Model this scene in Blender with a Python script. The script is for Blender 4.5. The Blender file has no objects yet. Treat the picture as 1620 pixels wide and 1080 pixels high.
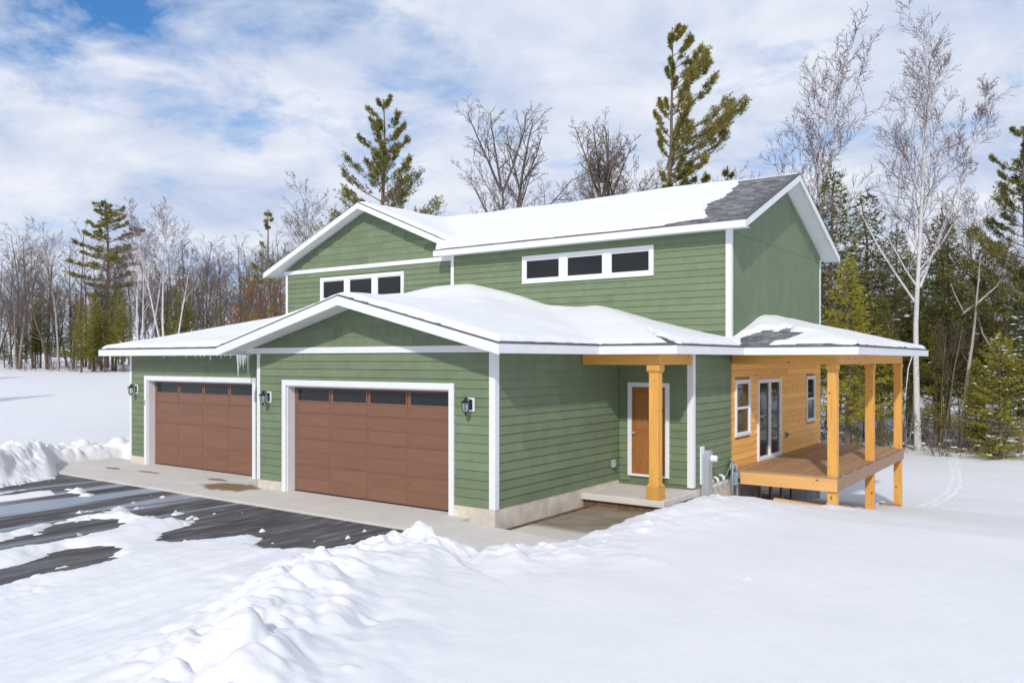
import bpy, bmesh, math, random
import numpy as np
from mathutils import Vector, Matrix

scene = bpy.context.scene
R = math.radians

# ------------------------------------------------------------------ camera
cam_data = bpy.data.cameras.new('camera')
cam = bpy.data.objects.new('camera', cam_data)
scene.collection.objects.link(cam)
cam.location = (9.216, -12.384, 3.02)
cam.rotation_euler = (R(90), 0, 0.619)
cam_data.sensor_width = 36.0
cam_data.lens = 28.86
cam_data.shift_y = 0.0182
cam_data.clip_start = 0.1
cam_data.clip_end = 3000
scene.camera = cam

# ------------------------------------------------------------------ light and sky
SUN_TO = Vector((-0.42, 1.0, -0.76)).normalized()      # the way the sunlight travels
world = bpy.data.worlds.new('World')
scene.world = world
world.use_nodes = True
wn, wl = world.node_tree.nodes, world.node_tree.links
wn.clear()
w_out = wn.new('ShaderNodeOutputWorld')
w_bg = wn.new('ShaderNodeBackground')
w_bg.inputs['Strength'].default_value = 0.112
sky = wn.new('ShaderNodeTexSky')
sky.sky_type = 'NISHITA'
sky.sun_disc = False
sky.sun_elevation = math.asin(-SUN_TO.z)
sky.sun_rotation = math.atan2(-SUN_TO.x, -SUN_TO.y)
sky.altitude = 400
sky.air_density = 1.0
sky.dust_density = 0.3
sky.ozone_density = 2.0
# a broken layer of thin cloud, laid out on a flat sheet overhead
tc = wn.new('ShaderNodeTexCoord')
sep = wn.new('ShaderNodeSeparateXYZ'); wl.new(tc.outputs['Generated'], sep.inputs[0])
def wmath(op, a, b=None, c=None):
    n = wn.new('ShaderNodeMath'); n.operation = op
    for i, v in enumerate((a, b, c)):
        if v is None: continue
        if isinstance(v, (int, float)): n.inputs[i].default_value = v
        else: wl.new(v, n.inputs[i])
    return n.outputs[0]
zc = wmath('ADD', wmath('MAXIMUM', sep.outputs['Z'], 0.0), 0.22)
comb = wn.new('ShaderNodeCombineXYZ')
wl.new(wmath('DIVIDE', sep.outputs['X'], zc), comb.inputs[0])
wl.new(wmath('DIVIDE', sep.outputs['Y'], zc), comb.inputs[1])
comb.inputs[2].default_value = 3.7
def wnoise(scale, detail, rough, off, dist=0.0):
    m = wn.new('ShaderNodeMapping'); m.inputs['Location'].default_value = off
    wl.new(comb.outputs[0], m.inputs['Vector'])
    n = wn.new('ShaderNodeTexNoise'); n.inputs['Scale'].default_value = scale
    n.inputs['Detail'].default_value = detail; n.inputs['Roughness'].default_value = rough
    n.inputs['Distortion'].default_value = dist
    wl.new(m.outputs[0], n.inputs['Vector'])
    return n.outputs['Fac']
def wramp(fac, stops):
    r = wn.new('ShaderNodeValToRGB'); wl.new(fac, r.inputs['Fac'])
    r.color_ramp.elements[0].position, r.color_ramp.elements[0].color = stops[0]
    r.color_ramp.elements[1].position, r.color_ramp.elements[1].color = stops[1]
    for p, c in stops[2:]:
        e = r.color_ramp.elements.new(p); e.color = c
    return r.outputs['Color']
n_big = wnoise(1.25, 3.0, 0.5, (6.0, -4.0, 0.0))
n_mid = wnoise(3.6, 7.0, 0.62, (11.2, -7.2, 0.0), 0.25)
n_shade = wnoise(2.6, 7.0, 0.58, (-4.4, 4.2, 2.0), 0.3)
cover = wmath('ADD', wmath('MULTIPLY', n_big, 0.56), wmath('MULTIPLY', n_mid, 0.58))
cover = wmath('ADD', cover, wmath('MULTIPLY', wmath('SUBTRACT', 0.34, wmath('MINIMUM', wmath('MAXIMUM', sep.outputs['Z'], 0.0), 0.34)), 0.42))
cover_c = wramp(cover, [(0.43, (0, 0, 0, 1)), (0.61, (1, 1, 1, 1))])
cloud_c = wramp(n_shade, [(0.32, (4.5, 5.4, 7.3, 1)), (0.64, (7.6, 7.9, 8.6, 1))])
sky_tint = wn.new('ShaderNodeMix'); sky_tint.data_type = 'RGBA'; sky_tint.blend_type = 'MULTIPLY'
sky_tint.inputs['Factor'].default_value = 1.0
wl.new(sky.outputs['Color'], sky_tint.inputs['A'])
sky_tint.inputs['B'].default_value = (0.46, 0.90, 1.25, 1)
w_mix = wn.new('ShaderNodeMix'); w_mix.data_type = 'RGBA'
wl.new(cover_c, w_mix.inputs['Factor'])
wl.new(sky_tint.outputs['Result'], w_mix.inputs['A'])
wl.new(cloud_c, w_mix.inputs['B'])
wl.new(w_mix.outputs['Result'], w_bg.inputs['Color'])
wl.new(w_bg.outputs[0], w_out.inputs['Surface'])

sun_data = bpy.data.lights.new('sun', 'SUN')
sun_data.energy = 2.6
sun_data.angle = R(2.0)
sun_data.color = (1.0, 0.955, 0.88)
sun = bpy.data.objects.new('sun', sun_data)
scene.collection.objects.link(sun)
sun.rotation_euler = SUN_TO.to_track_quat('-Z', 'Y').to_euler()
sun.location = (20, -30, 40)

scene.view_settings.view_transform = 'Standard'
scene.view_settings.look = 'None'
scene.view_settings.gamma = 1.0
scene.view_settings.use_curve_mapping = False
scene.view_settings.exposure = 0.0
scene.cycles.max_bounces = 6
scene.cycles.transparent_max_bounces = 8
scene.cycles.use_denoising = True

# ------------------------------------------------------------------ helpers
COL = scene.collection
RNG = random.Random(7)

def tag(o, label=None, cat=None, group=None, kind=None):
    if label: o['label'] = label
    if cat: o['category'] = cat
    if group: o['group'] = group
    if kind: o['kind'] = kind
    return o

def empty(name, loc=(0, 0, 0), rz=0.0, parent=None):
    o = bpy.data.objects.new(name, None)
    COL.objects.link(o)
    o.location = loc; o.rotation_euler = (0, 0, rz)
    o.empty_display_size = 0.2
    if parent: o.parent = parent
    return o

def obj(name, me, mat=None, parent=None, loc=None, rz=0.0, scale=None, smooth=False):
    if mat is not None and not me.materials:
        me.materials.append(mat)
    o = bpy.data.objects.new(name, me)
    COL.objects.link(o)
    if parent: o.parent = parent
    if loc is not None: o.location = loc
    if rz: o.rotation_euler = (0, 0, rz)
    if scale is not None: o.scale = scale
    if smooth:
        me.polygons.foreach_set('use_smooth', [True] * len(me.polygons))
    return o

class MB:
    """collects simple shapes into one mesh"""
    def __init__(s): s.v = []; s.f = []
    def add(s, vs, fs):
        b = len(s.v); s.v += [tuple(v) for v in vs]; s.f += [tuple(i + b for i in f) for f in fs]; return s
    def box(s, x0, x1, y0, y1, z0, z1):
        vs = [(x0, y0, z0), (x1, y0, z0), (x1, y1, z0), (x0, y1, z0), (x0, y0, z1), (x1, y0, z1), (x1, y1, z1), (x0, y1, z1)]
        return s.add(vs, [(0, 3, 2, 1), (4, 5, 6, 7), (0, 1, 5, 4), (1, 2, 6, 5), (2, 3, 7, 6), (3, 0, 4, 7)])
    def prism(s, pts, ext):
        """polygon (3d points) extruded by the vector ext"""
        n = len(pts); e = Vector(ext)
        vs = [Vector(p) for p in pts] + [Vector(p) + e for p in pts]
        fs = [tuple(range(n - 1, -1, -1)), tuple(range(n, 2 * n))]
        fs += [(i, (i + 1) % n, n + (i + 1) % n, n + i) for i in range(n)]
        return s.add(vs, fs)
    def lathe(s, prof, c=(0, 0, 0), n=12, axis='z'):
        vs, fs = [], []
        for r, h in prof:
            for k in range(n):
                a = 2 * math.pi * k / n
                p = (r * math.cos(a), r * math.sin(a), h)
                if axis == 'x': p = (h, p[0], p[1])
                if axis == 'y': p = (p[0], h, p[1])
                vs.append((p[0] + c[0], p[1] + c[1], p[2] + c[2]))
        m = len(prof)
        for i in range(m - 1):
            for k in range(n):
                fs.append((i * n + k, i * n + (k + 1) % n, (i + 1) * n + (k + 1) % n, (i + 1) * n + k))
        fs.append(tuple(range(n - 1, -1, -1))); fs.append(tuple((m - 1) * n + k for k in range(n)))
        return s.add(vs, fs)
    def tube(s, pts, rad, n=8):
        pts = [Vector(p) for p in pts]
        if not isinstance(rad, (list, tuple)): rad = [rad] * len(pts)
        vs, fs = [], []
        for i, p in enumerate(pts):
            d = (pts[min(i + 1, len(pts) - 1)] - pts[max(i - 1, 0)]).normalized()
            a = d.cross(Vector((0.31, 0.2, 0.93)) if abs(d.z) < 0.9 else Vector((1, 0, 0))).normalized()
            b = d.cross(a)
            for k in range(n):
                t = 2 * math.pi * k / n
                vs.append(p + (a * math.cos(t) + b * math.sin(t)) * rad[i])
        for i in range(len(pts) - 1):
            for k in range(n):
                fs.append((i * n + k, i * n + (k + 1) % n, (i + 1) * n + (k + 1) % n, (i + 1) * n + k))
        fs.append(tuple(range(n - 1, -1, -1))); fs.append(tuple((len(pts) - 1) * n + k for k in range(n)))
        return s.add(vs, fs)
    def mesh(s, name):
        me = bpy.data.meshes.new(name)
        me.from_pydata(s.v, [], s.f); me.validate(); me.update()
        bm = bmesh.new(); bm.from_mesh(me)
        bmesh.ops.recalc_face_normals(bm, faces=bm.faces); bm.to_mesh(me); bm.free()
        return me
    def build(s, name, mat, parent=None, loc=None, rz=0.0, smooth=False, bevel=0.0):
        o = obj(name, s.mesh(name), mat, parent, loc, rz, None, smooth)
        if bevel:
            m = o.modifiers.new('bevel', 'BEVEL'); m.width = bevel; m.segments = 2; m.limit_method = 'ANGLE'; m.angle_limit = R(40)
        return o

def np_mesh(name, v, f):
    """fast mesh from arrays; f is (n,3) or (n,4)"""
    me = bpy.data.meshes.new(name)
    v = np.asarray(v, dtype=np.float32); f = np.asarray(f, dtype=np.int32)
    k = f.shape[1]
    me.vertices.add(len(v)); me.vertices.foreach_set('co', v.ravel())
    me.loops.add(f.size); me.loops.foreach_set('vertex_index', f.ravel())
    me.polygons.add(len(f)); me.polygons.foreach_set('loop_start', np.arange(0, f.size, k, dtype=np.int32))
    try: me.polygons.foreach_set('loop_total', np.full(len(f), k, dtype=np.int32))
    except Exception: pass
    me.update(calc_edges=True)
    return me

# value noise on arrays
_tab = {}
def vnoise(x, y, seed=0):
    if seed not in _tab: _tab[seed] = np.random.RandomState(seed + 11).rand(256, 256)
    T = _tab[seed]
    xi = np.floor(x).astype(int); yi = np.floor(y).astype(int)
    fx = x - xi; fy = y - yi
    fx = fx * fx * (3 - 2 * fx); fy = fy * fy * (3 - 2 * fy)
    a = T[xi % 256, yi % 256]; b = T[(xi + 1) % 256, yi % 256]
    c = T[xi % 256, (yi + 1) % 256]; d = T[(xi + 1) % 256, (yi + 1) % 256]
    return (a * (1 - fx) + b * fx) * (1 - fy) + (c * (1 - fx) + d * fx) * fy
def fbm(x, y, seed=0, oct=4):
    s = 0; a = 0.5; t = 0
    for i in range(oct):
        s = s + a * vnoise(x * 2 ** i + 17.3 * i, y * 2 ** i + 9.1 * i, seed + i); t += a; a *= 0.5
    return s / t - 0.5
def sstep(a, b, x):
    t = np.clip((x - a) / (b - a), 0, 1); return t * t * (3 - 2 * t)
def poly_sd(x, y, poly):
    """signed distance to a polygon, negative inside"""
    d2 = np.full(x.shape, 1e9); ins = np.zeros(x.shape, bool)
    n = len(poly)
    for i in range(n):
        ax, ay = poly[i]; bx, by = poly[(i + 1) % n]
        ex, ey = bx - ax, by - ay
        t = np.clip(((x - ax) * ex + (y - ay) * ey) / max(ex * ex + ey * ey, 1e-9), 0, 1)
        d2 = np.minimum(d2, (x - ax - t * ex) ** 2 + (y - ay - t * ey) ** 2)
        if ay != by:
            c = ((ay > y) != (by > y)) & (x < (bx - ax) * (y - ay) / (by - ay) + ax)
            ins ^= c
    d = np.sqrt(d2)
    return np.where(ins, -d, d)
def line_sd(x, y, pts):
    """distance to a polyline, value interpolated along it, and the side"""
    best = np.full(x.shape, 1e9); val = np.zeros(x.shape); side = np.zeros(x.shape)
    for (ax, ay, av), (bx, by, bv) in zip(pts[:-1], pts[1:]):
        ex, ey = bx - ax, by - ay
        t = np.clip(((x - ax) * ex + (y - ay) * ey) / (ex * ex + ey * ey), 0, 1)
        d = np.hypot(x - ax - t * ex, y - ay - t * ey)
        m = d < best
        best = np.where(m, d, best); val = np.where(m, av + (bv - av) * t, val)
        side = np.where(m, np.sign(ex * (y - ay) - ey * (x - ax)), side)
    return best, val, side

# ------------------------------------------------------------------ materials
def material(name, rough=0.6, spec=0.3):
    m = bpy.data.materials.new(name); m.use_nodes = True
    nt = m.node_tree; b = nt.nodes['Principled BSDF']
    b.inputs['Roughness'].default_value = rough
    b.inputs['Specular IOR Level'].default_value = spec
    return m, nt.nodes, nt.links, b
def n_noise(N, L, vec, scale, detail=4, rough=0.55, stretch=None, dist=0.0):
    if stretch is not None:
        mp = N.new('ShaderNodeMapping'); mp.inputs['Scale'].default_value = stretch
        L.new(vec, mp.inputs['Vector']); vec = mp.outputs[0]
    t = N.new('ShaderNodeTexNoise'); L.new(vec, t.inputs['Vector'])
    t.inputs['Scale'].default_value = scale; t.inputs['Detail'].default_value = detail
    t.inputs['Roughness'].default_value = rough; t.inputs['Distortion'].default_value = dist
    return t.outputs['Fac']
def n_ramp(N, L, fac, stops, interp='LINEAR'):
    r = N.new('ShaderNodeValToRGB'); L.new(fac, r.inputs['Fac'])
    r.color_ramp.interpolation = interp
    e = r.color_ramp.elements
    e[0].position = stops[0][0]; e[1].position = stops[1][0]
    e[0].color = (*stops[0][1], 1); e[1].color = (*stops[1][1], 1)
    for p, c in stops[2:]:
        q = e.new(p); q.color = (*c, 1)
    return r.outputs['Color']
def n_mix(N, L, fac, a, b, blend='MIX'):
    m = N.new('ShaderNodeMix'); m.data_type = 'RGBA'; m.blend_type = blend
    for s, v in (('Factor', fac), ('A', a), ('B', b)):
        if isinstance(v, tuple): m.inputs[s].default_value = (*v, 1)
        elif isinstance(v, (int, float)): m.inputs[s].default_value = v
        else: L.new(v, m.inputs[s])
    return m.outputs['Result']
def n_bump(N, L, b, h, strength=0.3, dist=0.01):
    u = N.new('ShaderNodeBump'); u.inputs['Strength'].default_value = strength; u.inputs['Distance'].default_value = dist
    L.new(h, u.inputs['Height']); L.new(u.outputs[0], b.inputs['Normal'])
def n_pos(N):
    return N.new('ShaderNodeNewGeometry').outputs['Position']
def n_rand(N):
    return N.new('ShaderNodeObjectInfo').outputs['Random']
def n_math(N, L, op, a, b=0.0):
    n = N.new('ShaderNodeMath'); n.operation = op
    for i, v in enumerate((a, b)):
        if isinstance(v, (int, float)): n.inputs[i].default_value = v
        else: L.new(v, n.inputs[i])
    return n.outputs[0]

M = {}
def mk_plain(key, col, rough=0.5, spec=0.3, var=0.08, scale=6.0, bump=0.0, metallic=0.0, stretch=None, rnd=0.0):
    m, N, L, b = material(key, rough, spec)
    p = n_pos(N)
    f = n_noise(N, L, p, scale, 4, 0.6, stretch)
    lo = tuple(max(0, c * (1 - var)) for c in col); hi = tuple(min(1, c * (1 + var)) for c in col)
    c = n_ramp(N, L, f, [(0.3, lo), (0.7, hi)])
    if rnd:
        v = n_math(N, L, 'ADD', n_math(N, L, 'MULTIPLY', n_rand(N), 2 * rnd), 1 - rnd)
        cc = N.new('ShaderNodeCombineColor')
        for i in range(3): L.new(v, cc.inputs[i])
        c = n_mix(N, L, 1.0, c, cc.outputs[0], 'MULTIPLY')
    L.new(c, b.inputs['Base Color'])
    b.inputs['Metallic'].default_value = metallic
    if bump: n_bump(N, L, b, n_noise(N, L, p, scale * 6, 4, 0.6, stretch), bump, 0.004)
    M[key] = m
    return m

GREEN = (0.172, 0.220, 0.129)
mk_plain('green_siding', GREEN, 0.55, 0.25, 0.09, 2.2, 0.15, rnd=0.08)
mk_plain('green_panel', (0.160, 0.214, 0.124), 0.55, 0.25, 0.07, 1.5, 0.10, rnd=0.03)
mk_plain('green_back', tuple(c * 0.8 for c in GREEN), 0.6, 0.2)
mk_plain('white_trim', (0.78, 0.79, 0.80), 0.45, 0.3, 0.03, 3.0)
mk_plain('white_soffit', (0.80, 0.83, 0.85), 0.5, 0.3, 0.03, 3.0)
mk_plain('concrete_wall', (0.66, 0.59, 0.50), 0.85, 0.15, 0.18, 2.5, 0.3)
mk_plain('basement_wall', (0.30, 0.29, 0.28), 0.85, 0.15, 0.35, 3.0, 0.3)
mk_plain('black_metal', (0.018, 0.018, 0.02), 0.4, 0.5, 0.1, 5)
mk_plain('grey_metal', (0.42, 0.45, 0.47), 0.4, 0.5, 0.08, 5, metallic=0.2)
mk_plain('blue_grey_metal', (0.26, 0.33, 0.38), 0.45, 0.5, 0.3, 14, metallic=0.2)
mk_plain('steel', (0.62, 0.63, 0.64), 0.35, 0.5, 0.1, 8, metallic=0.8)
mk_plain('rubber', (0.02, 0.02, 0.02), 0.8, 0.2)
mk_plain('lumber', (0.58, 0.43, 0.27), 0.7, 0.2, 0.2, 5, 0.2)

def mk_wood(key, base, dark, knot, stretch, scale=3.0, rough=0.5, rnd=0.12):
    m, N, L, b = material(key, rough, 0.35)
    p = n_pos(N)
    # a per-piece shift so that no two boards share their grain
    r = n_rand(N)
    sh = N.new('ShaderNodeVectorMath'); sh.operation = 'ADD'
    cx = N.new('ShaderNodeCombineXYZ')
    for i in range(3): L.new(n_math(N, L, 'MULTIPLY', r, 37.0 + 11 * i), cx.inputs[i])
    L.new(p, sh.inputs[0]); L.new(cx.outputs[0], sh.inputs[1])
    v = sh.outputs[0]
    g = n_noise(N, L, v, scale * 6, 5, 0.65, stretch, 0.6)
    g2 = n_noise(N, L, v, scale * 0.8, 3, 0.5, stretch)
    c = n_ramp(N, L, g, [(0.25, dark), (0.62, base)])
    c = n_mix(N, L, n_math(N, L, 'MULTIPLY', g2, 0.5), c, tuple(min(1, q * 1.15) for q in base))
    vo = N.new('ShaderNodeTexVoronoi'); vo.inputs['Scale'].default_value = 4.6
    mp = N.new('ShaderNodeMapping'); mp.inputs['Scale'].default_value = tuple(0.55 if q < 0.5 else 1.0 for q in stretch)
    L.new(v, mp.inputs['Vector']); L.new(mp.outputs[0], vo.inputs['Vector'])
    k = n_ramp(N, L, vo.outputs['Distance'], [(0.075, (1, 1, 1)), (0.125, (0, 0, 0))])
    c = n_mix(N, L, k, c, knot)
    vv = N.new('ShaderNodeMath'); vv.operation = 'MULTIPLY_ADD'; L.new(r, vv.inputs[0]); vv.inputs[1].default_value = 2 * rnd; vv.inputs[2].default_value = 1 - rnd
    cc = N.new('ShaderNodeCombineColor')
    for i in range(3): L.new(vv.outputs[0], cc.inputs[i])
    c = n_mix(N, L, 1.0, c, cc.outputs[0], 'MULTIPLY')
    L.new(c, b.inputs['Base Color'])
    n_bump(N, L, b, g, 0.15, 0.004)
    M[key] = m
mk_wood('cedar_z', (0.73, 0.38, 0.088), (0.52, 0.23, 0.044), (0.20, 0.08, 0.02), (1, 1, 0.07))
mk_wood('cedar_x', (0.73, 0.38, 0.088), (0.52, 0.23, 0.044), (0.20, 0.08, 0.02), (0.07, 1, 1))
mk_wood('cedar_y', (0.73, 0.38, 0.088), (0.52, 0.23, 0.044), (0.20, 0.08, 0.02), (1, 0.07, 1))
mk_wood('cedar_siding', (0.93, 0.49, 0.13), (0.80, 0.39, 0.085), (0.25, 0.10, 0.02), (1, 0.07, 1), 3.5, 0.55, 0.14)
mk_wood('deck_wood', (0.42, 0.25, 0.135), (0.29, 0.17, 0.095), (0.15, 0.09, 0.06), (1, 0.05, 1), 3.0, 0.6, 0.12)
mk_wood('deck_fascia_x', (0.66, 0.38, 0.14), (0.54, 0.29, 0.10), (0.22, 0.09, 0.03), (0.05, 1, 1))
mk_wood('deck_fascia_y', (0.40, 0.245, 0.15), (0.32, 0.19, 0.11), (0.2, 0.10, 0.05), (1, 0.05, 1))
mk_wood('door_wood', (0.36, 0.150, 0.045), (0.26, 0.10, 0.03), (0.2, 0.08, 0.02), (1, 1, 0.06), 4.0, 0.4)
mk_wood('garage_brown', (0.222, 0.110, 0.070), (0.165, 0.081, 0.052), (0.19, 0.092, 0.058), (0.06, 1, 1), 4.0, 0.5, 0.05)

# dark window glass: a smooth pane over an unlit room, so that it mirrors what stands opposite
m, N, L, b = material('glass', 0.03, 0.5)
b.inputs['Base Color'].default_value = (0.012, 0.014, 0.016, 1)
b.inputs['IOR'].default_value = 1.52
b.inputs['Specular IOR Level'].default_value = 0.38
n_bump(N, L, b, n_noise(N, L, n_pos(N), 1.6, 2), 0.05, 0.02)
M['glass'] = m
m, N, L, b = material('lantern_glass', 0.12, 0.5)
b.inputs['Base Color'].default_value = (0.75, 0.78, 0.80, 1); b.inputs['Transmission Weight'].default_value = 0.75
M['lantern_glass'] = m
m, N, L, b = material('ice', 0.08, 0.5)
b.inputs['Base Color'].default_value = (0.90, 0.94, 0.97, 1); b.inputs['Transmission Weight'].default_value = 0.55; b.inputs['IOR'].default_value = 1.31
n_bump(N, L, b, n_noise(N, L, n_pos(N), 40, 2), 0.3, 0.004)
M['ice'] = m

# asphalt shingles
m, N, L, b = material('shingle', 0.9, 0.15)
p = n_pos(N)
f1 = n_noise(N, L, p, 5.0, 3, 0.6); f2 = n_noise(N, L, p, 90, 2, 0.7)
c = n_ramp(N, L, f1, [(0.3, (0.14, 0.14, 0.155)), (0.7, (0.25, 0.25, 0.27))])
c = n_mix(N, L, 0.35, c, n_ramp(N, L, f2, [(0.35, (0.06, 0.06, 0.07)), (0.65, (0.24, 0.24, 0.25))]))
at = N.new('ShaderNodeAttribute'); at.attribute_name = 'tint'
tc_ = N.new('ShaderNodeCombineColor')
for i in range(3): L.new(n_math(N, L, 'ADD', at.outputs['Fac'], 0.62), tc_.inputs[i])
c = n_mix(N, L, 1.0, c, tc_.outputs[0], 'MULTIPLY')
L.new(c, b.inputs['Base Color']); n_bump(N, L, b, f2, 0.5, 0.004)
M['shingle'] = m
mk_plain('shingle_edge', (0.13, 0.13, 0.14), 0.9, 0.1)

# snow
m, N, L, b = material('snow', 0.55, 0.25)
p = n_pos(N)
f = n_noise(N, L, p, 0.9, 4, 0.6)
c = n_ramp(N, L, f, [(0.3, (0.835, 0.827, 0.838)), (0.7, (0.872, 0.863, 0.87))])
L.new(c, b.inputs['Base Color'])
f2 = n_noise(N, L, p, 26, 8, 0.75); f3 = n_noise(N, L, p, 5.0, 5, 0.62, (1.0, 0.55, 1.0))
n_bump(N, L, b, n_math(N, L, 'ADD', f2, n_math(N, L, 'MULTIPLY', f3, 2.0)), 0.40, 0.02)
M['snow'] = m

# asphalt drive: worn, streaked along the way out, damp and with frozen slush films, a blue-grey sky reflection painted into them
m, N, L, b = material('asphalt', 0.8, 0.3)
p = n_pos(N)
fs = n_noise(N, L, p, 1.0, 5, 0.65, (1.6, 0.22, 1.0), 0.4)
ff = n_noise(N, L, p, 60, 3, 0.7)
fp = n_noise(N, L, p, 3.0, 5, 0.7, (2.2, 0.35, 1.0))
c = n_ramp(N, L, fs, [(0.34, (0.036, 0.033, 0.035)), (0.64, (0.14, 0.127, 0.128))])
c = n_mix(N, L, 0.25, c, n_ramp(N, L, ff, [(0.35, (0.02, 0.02, 0.02)), (0.7, (0.16, 0.15, 0.145))]))
salt = n_ramp(N, L, fp, [(0.51, (0, 0, 0)), (0.70, (0.85, 0.85, 0.85))])
c = n_mix(N, L, salt, c, (0.26, 0.25, 0.24))
sp = N.new('ShaderNodeSeparateXYZ'); L.new(p, sp.inputs[0])
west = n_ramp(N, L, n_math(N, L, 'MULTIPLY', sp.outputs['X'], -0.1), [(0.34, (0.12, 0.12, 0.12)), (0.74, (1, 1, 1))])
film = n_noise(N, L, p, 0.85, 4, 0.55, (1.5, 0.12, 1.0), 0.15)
film_sheen = n_ramp(N, L, film, [(0.49, (0, 0, 0)), (0.57, (1, 1, 1))])
film_sheen = n_mix(N, L, 1.0, film_sheen, west, 'MULTIPLY')
c = n_mix(N, L, n_math(N, L, 'MULTIPLY', film_sheen, 0.85), c, (0.36, 0.40, 0.47))  # blue-grey slush colour also stands in for sky mirrored in the wet
L.new(c, b.inputs['Base Color'])
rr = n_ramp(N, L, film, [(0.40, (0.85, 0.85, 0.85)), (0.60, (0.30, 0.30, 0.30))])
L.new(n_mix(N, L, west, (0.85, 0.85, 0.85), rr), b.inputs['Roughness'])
n_bump(N, L, b, ff, 0.5, 0.006)
M['asphalt'] = m

# concrete paving with damp marks
m, N, L, b = material('paving', 0.8, 0.2)
p = n_pos(N)
f = n_noise(N, L, p, 1.3, 5, 0.6); ff = n_noise(N, L, p, 30, 4, 0.7)
c = n_ramp(N, L, f, [(0.3, (0.63, 0.585, 0.53)), (0.7, (0.72, 0.68, 0.63))])
c = n_mix(N, L, 0.15, c, n_ramp(N, L, ff, [(0.3, (0.3, 0.27, 0.23)), (0.7, (0.65, 0.62, 0.58))]))
def blot(cx, cy, rx, ry, amount, col, c):
    vs = N.new('ShaderNodeVectorMath'); vs.operation = 'SUBTRACT'; L.new(p, vs.inputs[0]); vs.inputs[1].default_value = (cx, cy, 0)
    vd = N.new('ShaderNodeVectorMath'); vd.operation = 'MULTIPLY'; L.new(vs.outputs[0], vd.inputs[0]); vd.inputs[1].default_value = (1 / rx, 1 / ry, 0)
    ln = N.new('ShaderNodeVectorMath'); ln.operation = 'LENGTH'; L.new(vd.outputs[0], ln.inputs[0])
    nz = n_noise(N, L, p, 3.5, 5, 0.65)
    q = n_math(N, L, 'ADD', ln.outputs['Value'], n_math(N, L, 'MULTIPLY', n_math(N, L, 'SUBTRACT', nz, 0.5), 1.6))
    k = n_ramp(N, L, q, [(0.70, (amount, amount, amount)), (0.98, (0, 0, 0))])
    return n_mix(N, L, k, c, col)
c = blot(-7.65, -0.35, 1.0, 0.55, 0.95, (0.24, 0.15, 0.075), c)      # meltwater stain below the icicles
c = blot(-8.9, 0.2, 0.45, 0.16, 0.9, (0.26, 0.17, 0.09), c)
c = blot(-13.2, -0.15, 0.42, 0.14, 0.95, (0.20, 0.16, 0.12), c)
c = blot(-11.6, -0.02, 0.55, 0.10, 0.95, (0.22, 0.17, 0.12), c)
L.new(c, b.inputs['Base Color']); n_bump(N, L, b, ff, 0.25, 0.004)
M['paving'] = m
m, N, L, b = material('wet_paving', 0.45, 0.35)
p = n_pos(N)
f = n_noise(N, L, p, 1.6, 5, 0.6); ff = n_noise(N, L, p, 30, 4, 0.7)
c = n_ramp(N, L, f, [(0.30, (0.20, 0.15, 0.105)), (0.62, (0.33, 0.265, 0.20))])
sp = N.new('ShaderNodeSeparateXYZ'); L.new(p, sp.inputs[0])
dry = n_ramp(N, L, n_math(N, L, 'ADD', n_math(N, L, 'MULTIPLY', sp.outputs['Y'], 0.2), n_math(N, L, 'MULTIPLY', f, 0.10)), [(0.16, (1, 1, 1)), (0.22, (0, 0, 0))])
c = n_mix(N, L, dry, c, (0.64, 0.59, 0.53))
L.new(c, b.inputs['Base Color']); n_bump(N, L, b, ff, 0.25, 0.004)
M['wet_paving'] = m
mk_plain('soil', (0.16, 0.10, 0.06), 0.9, 0.1, 0.4, 8, 0.5)

# ------------------------------------------------------------------ ground, drive and paving
CLEAR_DRIVE = [
    [(-12.84, -1.36), (-7.55, -1.40), (-4.11, -1.40), (-0.62, -1.40), (-0.60, -2.09), (-0.62, -2.32), (-0.56, -2.81), (-0.79, -3.05), (-0.99, -3.31), (-1.38, -3.47),
     (-1.63, -3.71), (-1.69, -3.81), (-2.02, -3.7), (-2.19, -3.54), (-2.67, -3.39), (-2.8, -3.39), (-2.92, -3.64), (-3.04, -3.9), (-3.33, -4.23), (-3.53, -4.43),
     (-3.95, -4.24), (-4.14, -4.05), (-4.54, -3.45), (-4.77, -3.25), (-5.2, -3.1), (-5.56, -3.35), (-6.03, -3.45), (-6.45, -3.25), (-7.25, -3.13), (-7.2, -3.37),
     (-7.08, -3.75), (-6.97, -4.37), (-6.81, -5.11), (-6.42, -5.88), (-6.2, -7.2), (-11.0, -7.0), (-12.26, -3.45), (-12.59, -2.61)],
    [(-5.78, -6.9), (-5.23, -6.6), (-5.01, -5.98), (-4.99, -5.56), (-5.29, -4.89), (-5.41, -4.41), (-5.78, -4.06), (-6.09, -4.0), (-6.48, -4.28), (-6.46, -4.86), (-6.06, -5.45)],
    [(-3.9, -7.6), (-3.2, -7.7), (-2.97, -6.85), (-2.8, -6.44), (-2.98, -5.92), (-3.26, -5.64), (-3.87, -5.2), (-4.17, -5.35), (-4.29, -5.7), (-4.2, -6.16), (-3.89, -6.64)],
]
CLEAR_PAVING = [[(-15.45, 1.4), (-15.4, -0.5), (-12.9, -1.45), (-0.62, -1.45), (-0.62, -2.1), (0.0, -2.35), (0.85, -2.1), (1.55, -1.7), (2.0, -0.8), (2.05, 0.6), (2.05, 1.9), (2.15, 3.0), (1.95, 3.6),
                 (1.95, 5.0), (1.95, 7.3), (-14.0, 7.0), (-14.05, 2.2)]]
SLUSH_PATCH = [(-10.79, -2.74), (-10.72, -2.52), (-9.57, -2.52), (-9.25, -2.85), (-9.52, -3.03)]
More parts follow.
